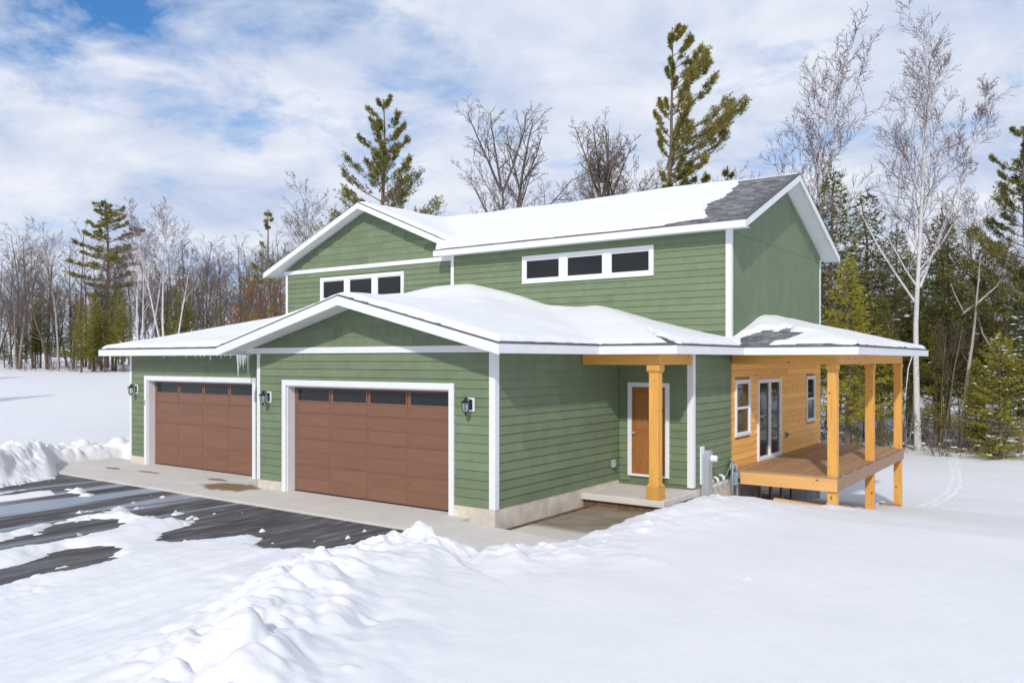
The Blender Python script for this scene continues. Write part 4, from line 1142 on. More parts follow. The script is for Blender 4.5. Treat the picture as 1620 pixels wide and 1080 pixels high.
# ------------------------------------------------------------------ trees
def mk_bark(key, c0, c1, scale=3.0, stretch=(1, 1, 0.25), marks=None):
    m, N, L, b = material(key, 0.85, 0.15)
    p = n_pos(N)
    f = n_noise(N, L, p, scale, 5, 0.65, stretch)
    c = n_ramp(N, L, f, [(0.3, c0), (0.7, c1)])
    if marks:
        f2 = n_noise(N, L, p, 4.5, 4, 0.7, (1, 1, 3.5))
        k = n_ramp(N, L, f2, [(0.60, (0, 0, 0)), (0.68, (0.85, 0.85, 0.85))])
        c = n_mix(N, L, k, c, marks)
    L.new(c, b.inputs['Base Color']); n_bump(N, L, b, f, 0.4, 0.03)
    M[key] = m
mk_bark('birch_bark', (0.50, 0.47, 0.45), (0.72, 0.70, 0.68), 3.0, (1, 1, 0.6), (0.09, 0.08, 0.08))
mk_bark('grey_bark', (0.17, 0.14, 0.12), (0.33, 0.285, 0.25))
mk_bark('brown_bark', (0.10, 0.075, 0.055), (0.24, 0.18, 0.13))
mk_bark('pale_bark', (0.28, 0.245, 0.215), (0.46, 0.41, 0.37))
mk_bark('twig_grey', (0.12, 0.095, 0.085), (0.22, 0.18, 0.165))
mk_bark('twig_brown', (0.12, 0.085, 0.06), (0.22, 0.16, 0.12))
mk_bark('twig_plum', (0.15, 0.105, 0.115), (0.27, 0.21, 0.22))
mk_bark('dead_leaf', (0.22, 0.075, 0.03), (0.42, 0.17, 0.07), 1.5, (1, 1, 1))

def mk_needles(key, dark, mid, light):
    m, N, L, b = material(key, 0.6, 0.2)
    p = n_pos(N)
    f = n_noise(N, L, p, 0.9, 3, 0.6); f2 = n_noise(N, L, p, 7.0, 2, 0.6)
    r = n_rand(N)
    q = n_math(N, L, 'ADD', n_math(N, L, 'MULTIPLY', f, 0.55), n_math(N, L, 'MULTIPLY', f2, 0.35))
    q = n_math(N, L, 'ADD', q, n_math(N, L, 'MULTIPLY', n_math(N, L, 'SUBTRACT', r, 0.5), 0.16))
    c = n_ramp(N, L, q, [(0.32, dark), (0.58, light), (0.45, mid)])
    L.new(c, b.inputs['Base Color'])
    tr_ = N.new('ShaderNodeBsdfTranslucent'); L.new(c, tr_.inputs['Color'])
    mx = N.new('ShaderNodeMixShader'); mx.inputs[0].default_value = 0.38
    L.new(b.outputs[0], mx.inputs[1]); L.new(tr_.outputs[0], mx.inputs[2])
    L.new(mx.outputs[0], N['Material Output'].inputs['Surface'])
    M[key] = m
mk_needles('pine_needles', (0.12, 0.13, 0.028), (0.24, 0.225, 0.048), (0.40, 0.33, 0.085))
mk_needles('fir_needles', (0.08, 0.10, 0.025), (0.19, 0.19, 0.04), (0.34, 0.295, 0.058))
mk_needles('gold_needles', (0.14, 0.15, 0.022), (0.30, 0.28, 0.035), (0.48, 0.39, 0.05))
mk_needles('dark_needles', (0.06, 0.08, 0.03), (0.13, 0.15, 0.05), (0.24, 0.235, 0.08))

class Wood:
    """branches gathered as polylines, turned into tapered tubes in batches"""
    def __init__(s): s.by = {}
    def add(s, pts, rad, sides):
        s.by.setdefault((len(pts), sides), []).append((pts, rad))
    def arrays(s):
        V, F, base = [], [], 0
        for (k, n), lst in s.by.items():
            P = np.array([a for a, _ in lst], float); Rr = np.array([b for _, b in lst], float)
            T = np.empty_like(P); T[:, 1:-1] = P[:, 2:] - P[:, :-2]; T[:, 0] = P[:, 1] - P[:, 0]; T[:, -1] = P[:, -1] - P[:, -2]
            T /= np.linalg.norm(T, axis=2, keepdims=True) + 1e-9
            ref = np.where(np.abs(T[..., 2:3]) < 0.9, np.array([0, 0, 1.0]), np.array([1.0, 0, 0]))
            A = np.cross(T, ref); A /= np.linalg.norm(A, axis=2, keepdims=True) + 1e-9
            B = np.cross(T, A)
            ang = np.arange(n) * 2 * math.pi / n
            ring = P[:, :, None] + Rr[:, :, None, None] * (A[:, :, None] * np.cos(ang)[None, None, :, None] + B[:, :, None] * np.sin(ang)[None, None, :, None])
            m = len(lst)
            V.append(ring.reshape(-1, 3))
            id_ = np.arange(m * k * n).reshape(m, k, n) + base
            q = np.stack([id_[:, :-1], np.roll(id_, -1, 2)[:, :-1], np.roll(id_, -1, 2)[:, 1:], id_[:, 1:]], -1).reshape(-1, 4)
            F.append(q); base += m * k * n
        if not V: return np.zeros((0, 3)), np.zeros((0, 4), int)
        return np.concatenate(V), np.concatenate(F)
    def mesh(s, name):
        v, f = s.arrays(); me = np_mesh(name, v, f)
        me.polygons.foreach_set('use_smooth', [True] * len(me.polygons)); return me

class Blades:
    """needles and leaves: narrow kite-shaped faces"""
    def __init__(s): s.p = []; s.d = []; s.l = []; s.w = []
    def add(s, p, d, l, w): s.p.append(p); s.d.append(d); s.l.append(l); s.w.append(w)
    def arrays(s, seed=0):
        P = np.array(s.p); D = np.array(s.d); Ln = np.array(s.l)[:, None]; W = np.array(s.w)[:, None]
        D /= np.linalg.norm(D, axis=1, keepdims=True) + 1e-9
        rs = np.random.RandomState(seed); q = rs.normal(size=P.shape)
        A = np.cross(D, q); A /= np.linalg.norm(A, axis=1, keepdims=True) + 1e-9
        v = np.stack([P, P + D * Ln * 0.45 + A * W * 0.5, P + D * Ln, P + D * Ln * 0.45 - A * W * 0.5], 1).reshape(-1, 3)
        return v, np.arange(len(P) * 4).reshape(-1, 4)
    def mesh(s, name, seed=0):
        v, f = s.arrays(seed); return np_mesh(name, v, f)

def vadd(a, b, k=1.0): return (a[0] + b[0] * k, a[1] + b[1] * k, a[2] + b[2] * k)
def vnorm(a):
    l = math.sqrt(a[0] ** 2 + a[1] ** 2 + a[2] ** 2) or 1.0; return (a[0] / l, a[1] / l, a[2] / l)
def vcross(a, b): return (a[1] * b[2] - a[2] * b[1], a[2] * b[0] - a[0] * b[2], a[0] * b[1] - a[1] * b[0])
def side_dir(g, d, ang, az=None):
    ref = (0, 0, 1) if abs(d[2]) < 0.95 else (1, 0, 0)
    a = vnorm(vcross(d, ref)); b = vcross(d, a)
    az = g.uniform(0, 2 * math.pi) if az is None else az
    c, s = math.cos(ang), math.sin(ang)
    return vnorm(tuple(d[i] * c + (a[i] * math.cos(az) + b[i] * math.sin(az)) * s for i in range(3)))

def grow(g, W, pos, d, L, r, lvl, P, rmin=0.008, tips=None):
    """one branch and, by recursion, what springs from it. P: one dict per level"""
    p = P[lvl]; n = p['seg']; pts = [pos]; rads = [r]; dirs = [d]
    end = max(rmin * 0.6, r * p.get('taper', 0.25))
    for i in range(n):
        d = vnorm((d[0] + g.gauss(0, p['wob']), d[1] + g.gauss(0, p['wob']), d[2] + g.gauss(0, p['wob']) * 0.7 + p['up']))
        pos = vadd(pos, d, L / n); pts.append(pos); rads.append(r + (end - r) * ((i + 1) / n) ** p.get('tp', 0.9)); dirs.append(d)
    W[min(lvl, len(W) - 1)].add(pts, rads, p['sides'])
    if lvl + 1 >= len(P):
        if tips is not None: tips.append((pts[-1], d)); tips.append((pts[len(pts) // 2], d))
        return
    c = P[lvl + 1]
    m = max(1, int(round(p['kids'] * g.uniform(0.8, 1.2))))
    for k in range(m):
        t = p['from'] + (1 - p['from']) * ((k + g.random()) / m)
        t = min(t, 0.985); x = t * n; i = int(x); f = x - i
        q = tuple(pts[i][j] + (pts[i + 1][j] - pts[i][j]) * f for j in range(3))
        rr = (rads[i] + (rads[i + 1] - rads[i]) * f)
        nd = side_dir(g, dirs[i + 1], R(g.gauss(p['ang'], p['ang'] * 0.22)))
        ll = L * p['len'] * g.uniform(0.65, 1.15) * (1 - p.get('short', 0.45) * (t - p['from']) / (1 - p['from'] + 1e-6))
        grow(g, W, q, nd, ll, max(rmin, rr * p.get('rr', 0.55)), lvl + 1, P, rmin, tips)

def lv(seg, wob, up, kids, frm, ang, ln, sides, **k):
    d = dict(seg=seg, wob=wob, up=up, kids=kids, ang=ang, len=ln, sides=sides); d['from'] = frm; d.update(k); return d

LIB = {}
def lib(key, parts, cat, name):
    LIB[key] = (parts, cat, name)

def bare(key, seed, H, r, stems=1, spread=0.12, trunk_frac=0.9, kids=(13, 7, 5, 3), angs=(42, 40, 42, 45), lens=(0.42, 0.5, 0.52, 0.55), frm=0.35, bark='grey_bark', twig='twig_grey',
         up=(0.02, 0.10, 0.09, 0.06, 0.03), wob=0.07, rmin=0.009, white_limbs=False, cat='tree', name='bare_tree', leaves=None, lean=(0, 0), extra=None, short=0.55):
    g = random.Random(seed)
    W = [Wood(), Wood()] if not white_limbs else [Wood(), Wood(), Wood()]
    P = [lv(9, wob * 0.45, up[0], kids[0], frm, angs[0], lens[0], 8, taper=0.18, tp=0.8, rr=0.50, short=short),
         lv(6, wob, up[1], kids[1], 0.22, angs[1], lens[1], 5, taper=0.25, rr=0.6),
         lv(4, wob * 1.3, up[2], kids[2], 0.15, angs[2], lens[2], 4, taper=0.35, rr=0.65),
         lv(3, wob * 1.6, up[3], kids[3], 0.1, angs[3], lens[3], 3, taper=0.5, rr=0.8),
         lv(2, wob * 1.8, up[4], 0, 0, 0, 0, 3, taper=0.6)]
    tips = [] if leaves else None
    for s in range(stems):
        az = 2 * math.pi * s / stems + g.uniform(-.5, .5) + 0.6
        sp = 0 if stems == 1 else spread * g.uniform(0.6, 1.4)
        d = vnorm((math.cos(az) * sp + lean[0], math.sin(az) * sp + lean[1], 1))
        hh = H * trunk_frac * (1 if s == 0 else g.uniform(0.75, 1.0))
        grow(g, W, (math.cos(az) * r * 1.2 * (stems > 1), math.sin(az) * r * 1.2 * (stems > 1), -0.3), d, hh, r * (1 if s == 0 else g.uniform(0.6, 0.9)), 0, P, rmin, tips)
    if extra: extra(g, W, P, rmin)
    parts = []
    if white_limbs:
        a, fa_ = W[0].arrays(); b, fb_ = W[1].arrays()
        me = np_mesh(key + '_trunk', np.concatenate([a, b]), np.concatenate([fa_, fb_ + len(a)]))
        me.polygons.foreach_set('use_smooth', [True] * len(me.polygons))
        me.materials.append(M[bark]); parts.append(('trunk', me))
        me = W[2].mesh(key + '_crown'); me.materials.append(M[twig]); parts.append(('crown', me))
    else:
        me = W[0].mesh(key + '_trunk'); me.materials.append(M[bark]); parts.append(('trunk', me))
        me = W[1].mesh(key + '_crown'); me.materials.append(M[twig]); parts.append(('crown', me))
    if leaves:
        B = Blades()
        for q, d in tips:
            if g.random() < leaves[1]:
                for _ in range(2): B.add(vadd(q, (g.gauss(0, .06), g.gauss(0, .06), g.gauss(0, .06))), (g.gauss(0, .6), g.gauss(0, .6), g.uniform(-1, .1)), g.uniform(.09, .16), g.uniform(.06, .1))
        me = B.mesh(key + '_leaves', seed); me.materials.append(M[leaves[0]]); parts.append(('leaves', me))
    lib(key, parts, cat, name)

def pine(key, seed, H, r, crown0=0.35, reach=0.2, whorl=0.75, per=5, peak=0.35, up0=0.05, curl=0.10, sweep=(0, 0), thin=0.15, needles='pine_needles', bark='brown_bark', top_reach=0.25, tuft=(7, 0.30, 0.055), low_bare=0, lean=(0, 0), branchlets=1.0, plume=0.9):
    g = random.Random(seed); W = Wood(); T = Wood(); B = Blades()
    n = 10; pts, rads = [], []
    x = y = 0.0
    for i in range(n + 1):
        t = i / n; pts.append((x + lean[0] * t * H, y + lean[1] * t * H, t * H - 0.3 * (i == 0))); rads.append(r * (1 - t) ** 0.85 + 0.02)
        x += g.gauss(0, 0.035) * H / n; y += g.gauss(0, 0.035) * H / n
    T.add(pts, rads, 8)
    def axis(h):
        t = min(max(h / H, 0), 0.999) * n; i = int(t); f = t - i
        return tuple(pts[i][j] + (pts[i + 1][j] - pts[i][j]) * f for j in range(3))
    h = H * crown0
    while h < H * 0.985:
        f = (h / H - crown0) / (1 - crown0)
        prof = (min(1, f / peak + 0.35) if f < peak else (1 - (f - peak) / (1 - peak)) ** 0.8 * (1 - top_reach * 0.3) + 0.06)
        k = max(2, int(per * (0.7 + 0.6 * g.random()) * (1 - 0.45 * f)))
        az0 = g.uniform(0, 6.28)
        for b in range(k):
            if g.random() < thin: continue
            az = az0 + 6.283 * b / k + g.uniform(-.35, .35)
            L = H * reach * prof * g.uniform(0.55, 1.15)
            d = (math.cos(az) + sweep[0], math.sin(az) + sweep[1], up0 + 0.75 * f + g.uniform(-.08, .12))
            sl = math.hypot(d[0], d[1]); L *= min(1.6, max(0.35, sl)); d = vnorm(d)
            q = axis(h + g.uniform(-.1, .1)); bp = [q]; br = [max(0.014, r * 0.22 * (1 - f * 0.7))]
            dd = d; ns = 5
            for i in range(ns):
                dd = vnorm((dd[0] + sweep[0] * .05 + g.gauss(0, .05), dd[1] + sweep[1] * .05 + g.gauss(0, .05), dd[2] + curl * (0.3 + i * 0.35) * 0.6 - 0.03 * (i < 2)))
                q = vadd(q, dd, L / ns); bp.append(q); br.append(br[0] * (1 - (i + 1) / ns * 0.75))
                nb_ = int(round((1 + i * 0.9) * branchlets * (L / 3.0 + 0.35)))
                for _ in range(nb_):
                    if i == 0: continue
                    bl = L * g.uniform(0.10, 0.24) / max(1.0, plume * 0.75); s_ = g.choice((-1, 1))
                    hd = vnorm((-dd[1] * s_ + dd[0] * plume, dd[0] * s_ + dd[1] * plume, g.uniform(0.0, 0.45) + (dd[2] * plume if plume > 1 else 0)))
                    st = tuple(bp[-2][j] + (bp[-1][j] - bp[-2][j]) * g.random() for j in range(3))
                    e = vadd(st, hd, bl)
                    W.add([st, e], [0.012, 0.007], 3)
                    for u in (0.35, 0.7, 1.0):
                        c = vadd(st, hd, bl * u)
                        for _n in range(tuft[0]):
                            B.add(c, (hd[0] * 0.8 + g.gauss(0, .55), hd[1] * 0.8 + g.gauss(0, .55), 0.35 + g.gauss(0, .5)), tuft[1] * g.uniform(0.7, 1.2), tuft[2] * g.uniform(.7, 1.3))
            for _n in range(int(tuft[0] * min(2.0, 0.5 + L * 0.7))):
                B.add(q, (dd[0] + g.gauss(0, .5), dd[1] + g.gauss(0, .5), dd[2] + 0.2 + g.gauss(0, .5)), tuft[1] * g.uniform(0.8, 1.3), tuft[2])
            W.add(bp, br, 4)
        h += whorl * g.uniform(0.7, 1.3) * (1 - 0.15 * f)
    for _ in range(low_bare):
        hh = g.uniform(0.12, crown0) * H; az = g.uniform(0, 6.28); L = H * g.uniform(.03, .09)
        q = axis(hh); W.add([q, vadd(q, (math.cos(az), math.sin(az), 0.05), L * .5), vadd(q, (math.cos(az), math.sin(az), -.02), L)], [0.025, 0.015, 0.008], 3)
    top = axis(H * 0.995)
    for _n in range(22): B.add(vadd(top, (g.gauss(0, .05), g.gauss(0, .05), -g.uniform(0, .9))), (g.gauss(0, .5), g.gauss(0, .5), 1), tuft[1], tuft[2])
    tm = T.mesh(key + '_trunk'); tm.materials.append(M[bark])
    wm = W.mesh(key + '_branches'); wm.materials.append(M[bark])
    bm_ = B.mesh(key + '_crown', seed); bm_.materials.append(M[needles])
    lib(key, [('trunk', tm), ('branches', wm), ('crown', bm_)], 'tree', 'pine_tree')

def fir(key, seed, H, r, reach=0.22, crown0=0.06, whorl=0.36, per=7, droop=-0.18, needles='fir_needles', thin=0.12, dens=1.0, snow=0.0, ragged=0.25, blade=(0.26, 0.055), pw=0.85):
    g = random.Random(seed); W = Wood(); T = Wood(); B = Blades(); S = []
    T.add([(g.gauss(0, .01) * H * t, g.gauss(0, .01) * H * t, H * t - 0.3 * (t == 0)) for t in (0, .2, .4, .6, .8, 1)], [r * (1 - t) ** .9 + .012 for t in (0, .2, .4, .6, .8, 1)], 7)
    h = H * crown0
    while h < H * 0.98:
        f = h / H
        Lm = H * reach * (1 - f) ** pw + 0.08
        k = max(3, int(per * (0.6 + 0.6 * (1 - f))))
        az0 = g.uniform(0, 6.28)
        for b in range(k):
            if g.random() < thin: continue
            az = az0 + 6.283 * b / k + g.uniform(-.3, .3)
            L = Lm * g.uniform(1 - ragged * 1.6, 1 + ragged * 0.5)
            dr = droop * (1 - f) + 0.35 * f + g.uniform(-.08, .08)
            d = vnorm((math.cos(az), math.sin(az), dr)); q = (0, 0, h + g.uniform(-.08, .08)); bp = [q]
            for i in range(3):
                d = vnorm((d[0], d[1], d[2] + 0.10)); q = vadd(q, d, L / 3); bp.append(q)
            W.add(bp, [max(.008, .02 * L), .012 * L + .004, .006 * L + .003, .003], 3)
            m = max(3, int(L / 0.13 * dens))
            for j in range(m):
                t = (j + g.random()) / m
                if t < 0.12: continue
                x = t * 3; i = min(2, int(x)); ff_ = x - i
                c = tuple(bp[i][a] + (bp[i + 1][a] - bp[i][a]) * ff_ for a in range(3))
                wl_ = (0.22 + 0.33 * (1 - t)) * min(1.0, 0.4 + L * 0.45)
                for s_ in (-1, 1):
                    hd = vnorm((-d[1] * s_ + d[0] * 0.7, d[0] * s_ + d[1] * 0.7, -0.12 + g.gauss(0, .12)))
                    nb_ = max(2, int(wl_ / 0.10))
                    for z in range(nb_):
                        cc = vadd(c, hd, wl_ * (z + g.random()) / nb_)
                        B.add(cc, (hd[0] + g.gauss(0, .45), hd[1] + g.gauss(0, .45), g.gauss(-.05, .35)), blade[0] * g.uniform(.7, 1.2), blade[1] * g.uniform(.7, 1.3))
                if snow and g.random() < snow * 0.12:
                    S.append((c[0] + g.gauss(0, .06), c[1] + g.gauss(0, .06), c[2] + 0.04, g.uniform(.06, .19)))
            for _n in range(4): B.add(q, (d[0] + g.gauss(0, .3), d[1] + g.gauss(0, .3), d[2] + g.gauss(0, .3)), blade[0], blade[1])
        h += whorl * g.uniform(.75, 1.25) * (1 - 0.45 * f)
    for _n in range(14): B.add((0, 0, H * g.uniform(.95, 1.0)), (g.gauss(0, .4), g.gauss(0, .4), 1), .28, .05)
    tm = T.mesh(key + '_trunk'); tm.materials.append(M['brown_bark'])
    wm = W.mesh(key + '_branches'); wm.materials.append(M['brown_bark'])
    bm_ = B.mesh(key + '_crown', seed); bm_.materials.append(M[needles])
    parts = [('trunk', tm), ('branches', wm), ('crown', bm_)]
    if S:
        me = blob_mesh(key + '_snow', S, seed); me.materials.append(M['snow']); parts.append(('snow', me))
    lib(key, parts, 'tree', 'fir_tree')

def blob_mesh(name, S, seed=0):
    """flattened lumps of snow"""
    rs = np.random.RandomState(seed)
    ring = [(math.cos(a), math.sin(a)) for a in np.arange(6) * math.pi / 3]
    base = np.array([(0, 0, .55)] + [(x * .75, y * .75, .3) for x, y in ring] + [(x, y, -.05) for x, y in ring] + [(0, 0, -.2)])
    F = [(0, 1 + k, 1 + (k + 1) % 6) for k in range(6)]
    F += [(1 + k, 7 + k, 7 + (k + 1) % 6) for k in range(6)] + [(1 + k, 7 + (k + 1) % 6, 1 + (k + 1) % 6) for k in range(6)] + [(7 + k, 13, 7 + (k + 1) % 6) for k in range(6)]
    S = np.array(S); n = len(S)
    v = base[None] * S[:, 3][:, None, None] * rs.uniform(.6, 1.4, (n, 14, 1)) * np.array([1.25, 1.0, 0.75]) + S[:, None, :3]
    f = (np.array(F)[None] + (np.arange(n) * 14)[:, None, None]).reshape(-1, 3)
    me = np_mesh(name, v.reshape(-1, 3), f); me.polygons.foreach_set('use_smooth', [True] * len(me.polygons)); return me

NOMINAL = dict(pineL=17, pineB=20, pineC=24, pineS=14, maple=18, bareE=18, bareA=16, bareB=17, bareC=15, bareD=14, birchM=25, birchB=19, birchC=17, birchD=14, firA=12, firB=10, firG=11, firD=11, oak=11, snag=12, shrub=2.2, sapfir=2.4)
ZMAX = {}
def plant(key, x, y, height_scale, rz, label, group=None, name=None, z=None):
    parts, cat, nm = LIB[key]
    e = empty(name or nm, (x, y, (ground_at(x, y) if z is None else z) - 0.05), rz)
    zmax = max(max(v.co.z for v in me.vertices) if key not in ZMAX else 0 for _, me in parts) if key not in ZMAX else ZMAX[key]
    ZMAX[key] = zmax
    e.scale = (height_scale * NOMINAL[key] / zmax,) * 3
    tag(e, label, cat, group)
    for pn, me in parts:
        o = bpy.data.objects.new(pn, me); COL.objects.link(o); o.parent = e
        if pn in ('snow', 'branches', 'leaves'): o['kind'] = 'stuff'
    return e

CR = (0.814, 0.58)                                   # the way the prevailing wind bends the crowns
pine('pineL', 3, 17, 0.24, 0.42, 0.27, 0.95, 6, 0.25, 0.02, 0.06, thin=0.16, tuft=(8, 0.28, 0.05), low_bare=14, branchlets=1.5)
pine('pineB', 8, 20, 0.27, 0.18, 0.26, 0.72, 6, 0.20, 0.02, 0.16, thin=0.08, tuft=(7, 0.25, 0.040), branchlets=1.7, plume=1.2)
pine('pineC', 27, 24, 0.24, 0.60, 0.14, 0.72, 6, 0.30, 0.42, 0.20, sweep=(CR[0] * 0.48, CR[1] * 0.48), thin=0.2, tuft=(7, 0.23, 0.036), low_bare=14, lean=(0.015, 0.01), branchlets=2.6, plume=1.9)
pine('pineS', 33, 14, 0.16, 0.2, 0.15, 0.8, 4, 0.3, 0.12, 0.14, thin=0.3, tuft=(6, 0.28, 0.055))
fir('firA', 41, 12, 0.17, 0.24, 0.22, 0.38, 8, -0.12, 'fir_needles', 0.16)
fir('firB', 45, 10, 0.16, 0.34, 0.03, 0.36, 8, -0.08, 'gold_needles', 0.25, snow=0.7, ragged=0.5, pw=0.6)
fir('firG', 43, 11, 0.16, 0.30, 0.18, 0.38, 7, -0.05, 'gold_needles', 0.20, ragged=0.35)
fir('firD', 47, 11, 0.17, 0.27, 0.22, 0.36, 8, -0.16, 'dark_needles', 0.14, snow=0.8)
fir('sapfir', 49, 2.4, 0.03, 0.26, 0.12, 0.16, 6, 0.0, 'fir_needles', 0.1, blade=(0.14, 0.03))
LIB['sapfir'] = (LIB['sapfir'][0], 'sapling', 'fir_sapling')
def limbs(spread, n_extra):
    def f(g, W, P, rmin):
        # stems and limbs fanning out from the forks: side, height, lean to the side, length, thickness
        for sx, z, lean_, L_, r_ in ((-0.25, 11.2, -0.06, 3.6, 0.15), (0.35, 11.2, 0.10, 7.6, 0.14), (-0.45, 14.5, -0.55, 4.9, 0.09), (-0.45, 14.5, -0.16, 4.6, 0.085), (-0.40, 14.4, 0.42, 4.8, 0.085),
                                     (0.95, 15.3, 0.75, 3.0, 0.06), (-0.2, 11.6, -0.85, 4.6, 0.07), (0.45, 11.8, 1.0, 5.2, 0.08), (0.75, 14.0, -0.25, 4.2, 0.06), (-0.35, 13.2, -0.7, 3.6, 0.05)) + tuple((g.uniform(-.5, .8), g.uniform(11.5, 15.5), g.uniform(-.8, .8), g.uniform(2.5, 4.5), 0.055) for _ in range(n_extra)):
            sx *= spread; lean_ *= spread; dep = g.uniform(-0.45, 0.45) * (abs(lean_) > 0.12)
            d = vnorm((CR[0] * lean_ - CR[1] * dep, CR[1] * lean_ + CR[0] * dep, 1))
            grow(g, W, (CR[0] * sx, CR[1] * sx, z), d, L_, r_, 1, P, rmin)
    return f
bare('maple', 53, 18, 0.24, stems=1, trunk_frac=0.64, kids=(1, 9, 5, 4), angs=(40, 40, 44, 46), lens=(0.2, 0.42, 0.50, 0.55), frm=0.9, up=(0.0, 0.05, 0.05, 0.04, 0.02), wob=0.06, bark='pale_bark', twig='twig_grey', name='maple_tree', extra=limbs(1.0, 2), rmin=0.010)
bare('bareE', 83, 18, 0.22, stems=1, trunk_frac=0.72, kids=(2, 10, 6, 4), angs=(40, 42, 44, 46), lens=(0.2, 0.42, 0.50, 0.55), frm=0.85, up=(0.0, 0.05, 0.05, 0.04, 0.02), wob=0.07, bark='brown_bark', twig='twig_brown', extra=limbs(0.62, 6), rmin=0.010)
bare('bareA', 55, 16, 0.17, stems=2, spread=0.16, kids=(11, 7, 5, 3), twig='twig_grey')
bare('bareB', 57, 17, 0.16, stems=1, kids=(20, 7, 6, 3), lens=(0.34, 0.5, 0.52, 0.55), frm=0.32, angs=(38, 38, 42, 45), bark='pale_bark', twig='twig_brown')
bare('bareC', 59, 15, 0.20, stems=1, kids=(13, 8, 6, 4), lens=(0.52, 0.5, 0.5, 0.5), angs=(50, 44, 44, 45), frm=0.30, wob=0.11, trunk_frac=0.78, twig='twig_grey', bark='brown_bark')
bare('bareD', 61, 14, 0.12, stems=3, spread=0.13, kids=(9, 6, 5, 3), twig='twig_brown')
BK = dict(bark='birch_bark', twig='twig_plum', white_limbs=True, name='birch_tree')
def leaning(g, W, P, rmin):
    # a heavy limb reaching right and a long bare stem leaning left
    grow(g, W, (0.1, 0.05, 10.2), vnorm((CR[0] * 0.42, CR[1] * 0.42, 1)), 12.5, 0.10, 0, [dict(P[0], kids=13, **{'from': 0.45}), dict(P[1]), P[2], P[3], P[4]], rmin)
    W[0].add([(0, 0, 9.0), (-CR[0] * 1.3, -CR[1] * 1.3, 10.9), (-CR[0] * 2.4, -CR[1] * 2.4, 12.6), (-CR[0] * 3.6, -CR[1] * 3.6, 14.9)], [0.075, 0.06, 0.05, 0.02], 6)
    W[0].add([(0, 0, 7.0), (-CR[0] * 0.6, -CR[1] * 0.6, 5.2), (-CR[0] * 0.8, -CR[1] * 0.8, 3.2)], [0.05, 0.04, 0.02], 5)
bare('birchM', 64, 25, 0.23, stems=1, kids=(22, 8, 6, 4), lens=(0.24, 0.55, 0.52, 0.55), angs=(36, 40, 42, 42), frm=0.42, trunk_frac=0.97, wob=0.06, extra=leaning, rmin=0.009, short=0.4, **BK)
bare('birchB', 66, 19, 0.15, stems=2, spread=0.10, kids=(13, 7, 6, 3), lens=(0.30, 0.52, 0.52, 0.5), angs=(34, 38, 40, 42), frm=0.40, up=(0.02, 0.09, 0.08, 0.05, 0.03), **BK)
bare('birchC', 68, 17, 0.14, stems=3, spread=0.17, kids=(10, 7, 6, 3), lens=(0.28, 0.52, 0.52, 0.5), angs=(36, 40, 42, 42), frm=0.50, **BK)
bare('birchD', 70, 14, 0.10, stems=3, spread=0.15, kids=(9, 6, 4, 2), lens=(0.30, 0.5, 0.5, 0.5), frm=0.38, **BK)
bare('oak', 72, 11, 0.13, kids=(12, 6, 5, 2), lens=(0.42, 0.5, 0.5, 0.5), angs=(55, 44, 44, 45), bark='brown_bark', twig='twig_brown', leaves=('dead_leaf', 0.75), name='oak_tree')
bare('shrub', 74, 2.2, 0.025, stems=6, spread=0.5, trunk_frac=0.95, kids=(6, 4, 3, 2), lens=(0.45, 0.5, 0.5, 0.5), frm=0.15, rmin=0.005, bark='brown_bark', twig='twig_brown', cat='shrub', name='bare_shrub')
def snag_extra(g, W, P, rmin):
    W[0].add([(0, 0, 8.2), (CR[0] * 1.2, CR[1] * 1.2, 8.9), (CR[0] * 2.6, CR[1] * 2.6, 9.9), (CR[0] * 3.4, CR[1] * 3.4, 10.9)], [0.09, 0.07, 0.05, 0.02], 5)
    W[0].add([(CR[0] * 0.9, CR[1] * 0.9, 8.7), (CR[0] * 1.5, CR[1] * 1.5, 7.0), (CR[0] * 2.6, CR[1] * 2.6, 5.6), (CR[0] * 3.3, CR[1] * 3.3, 4.4)], [0.07, 0.06, 0.045, 0.02], 5)
    W[0].add([(0, 0, 8.4), (-CR[0] * 0.6, -CR[1] * 0.6, 9.3), (-CR[0] * 0.9, -CR[1] * 0.9, 10.0)], [0.05, 0.035, 0.015], 5)
bare('snag', 76, 12, 0.17, stems=1, trunk_frac=1.0, kids=(5, 2, 2, 1), lens=(0.08, 0.4, 0.4, 0.4), frm=0.3, bark='pale_bark', twig='twig_grey', extra=snag_extra, name='dead_snag')

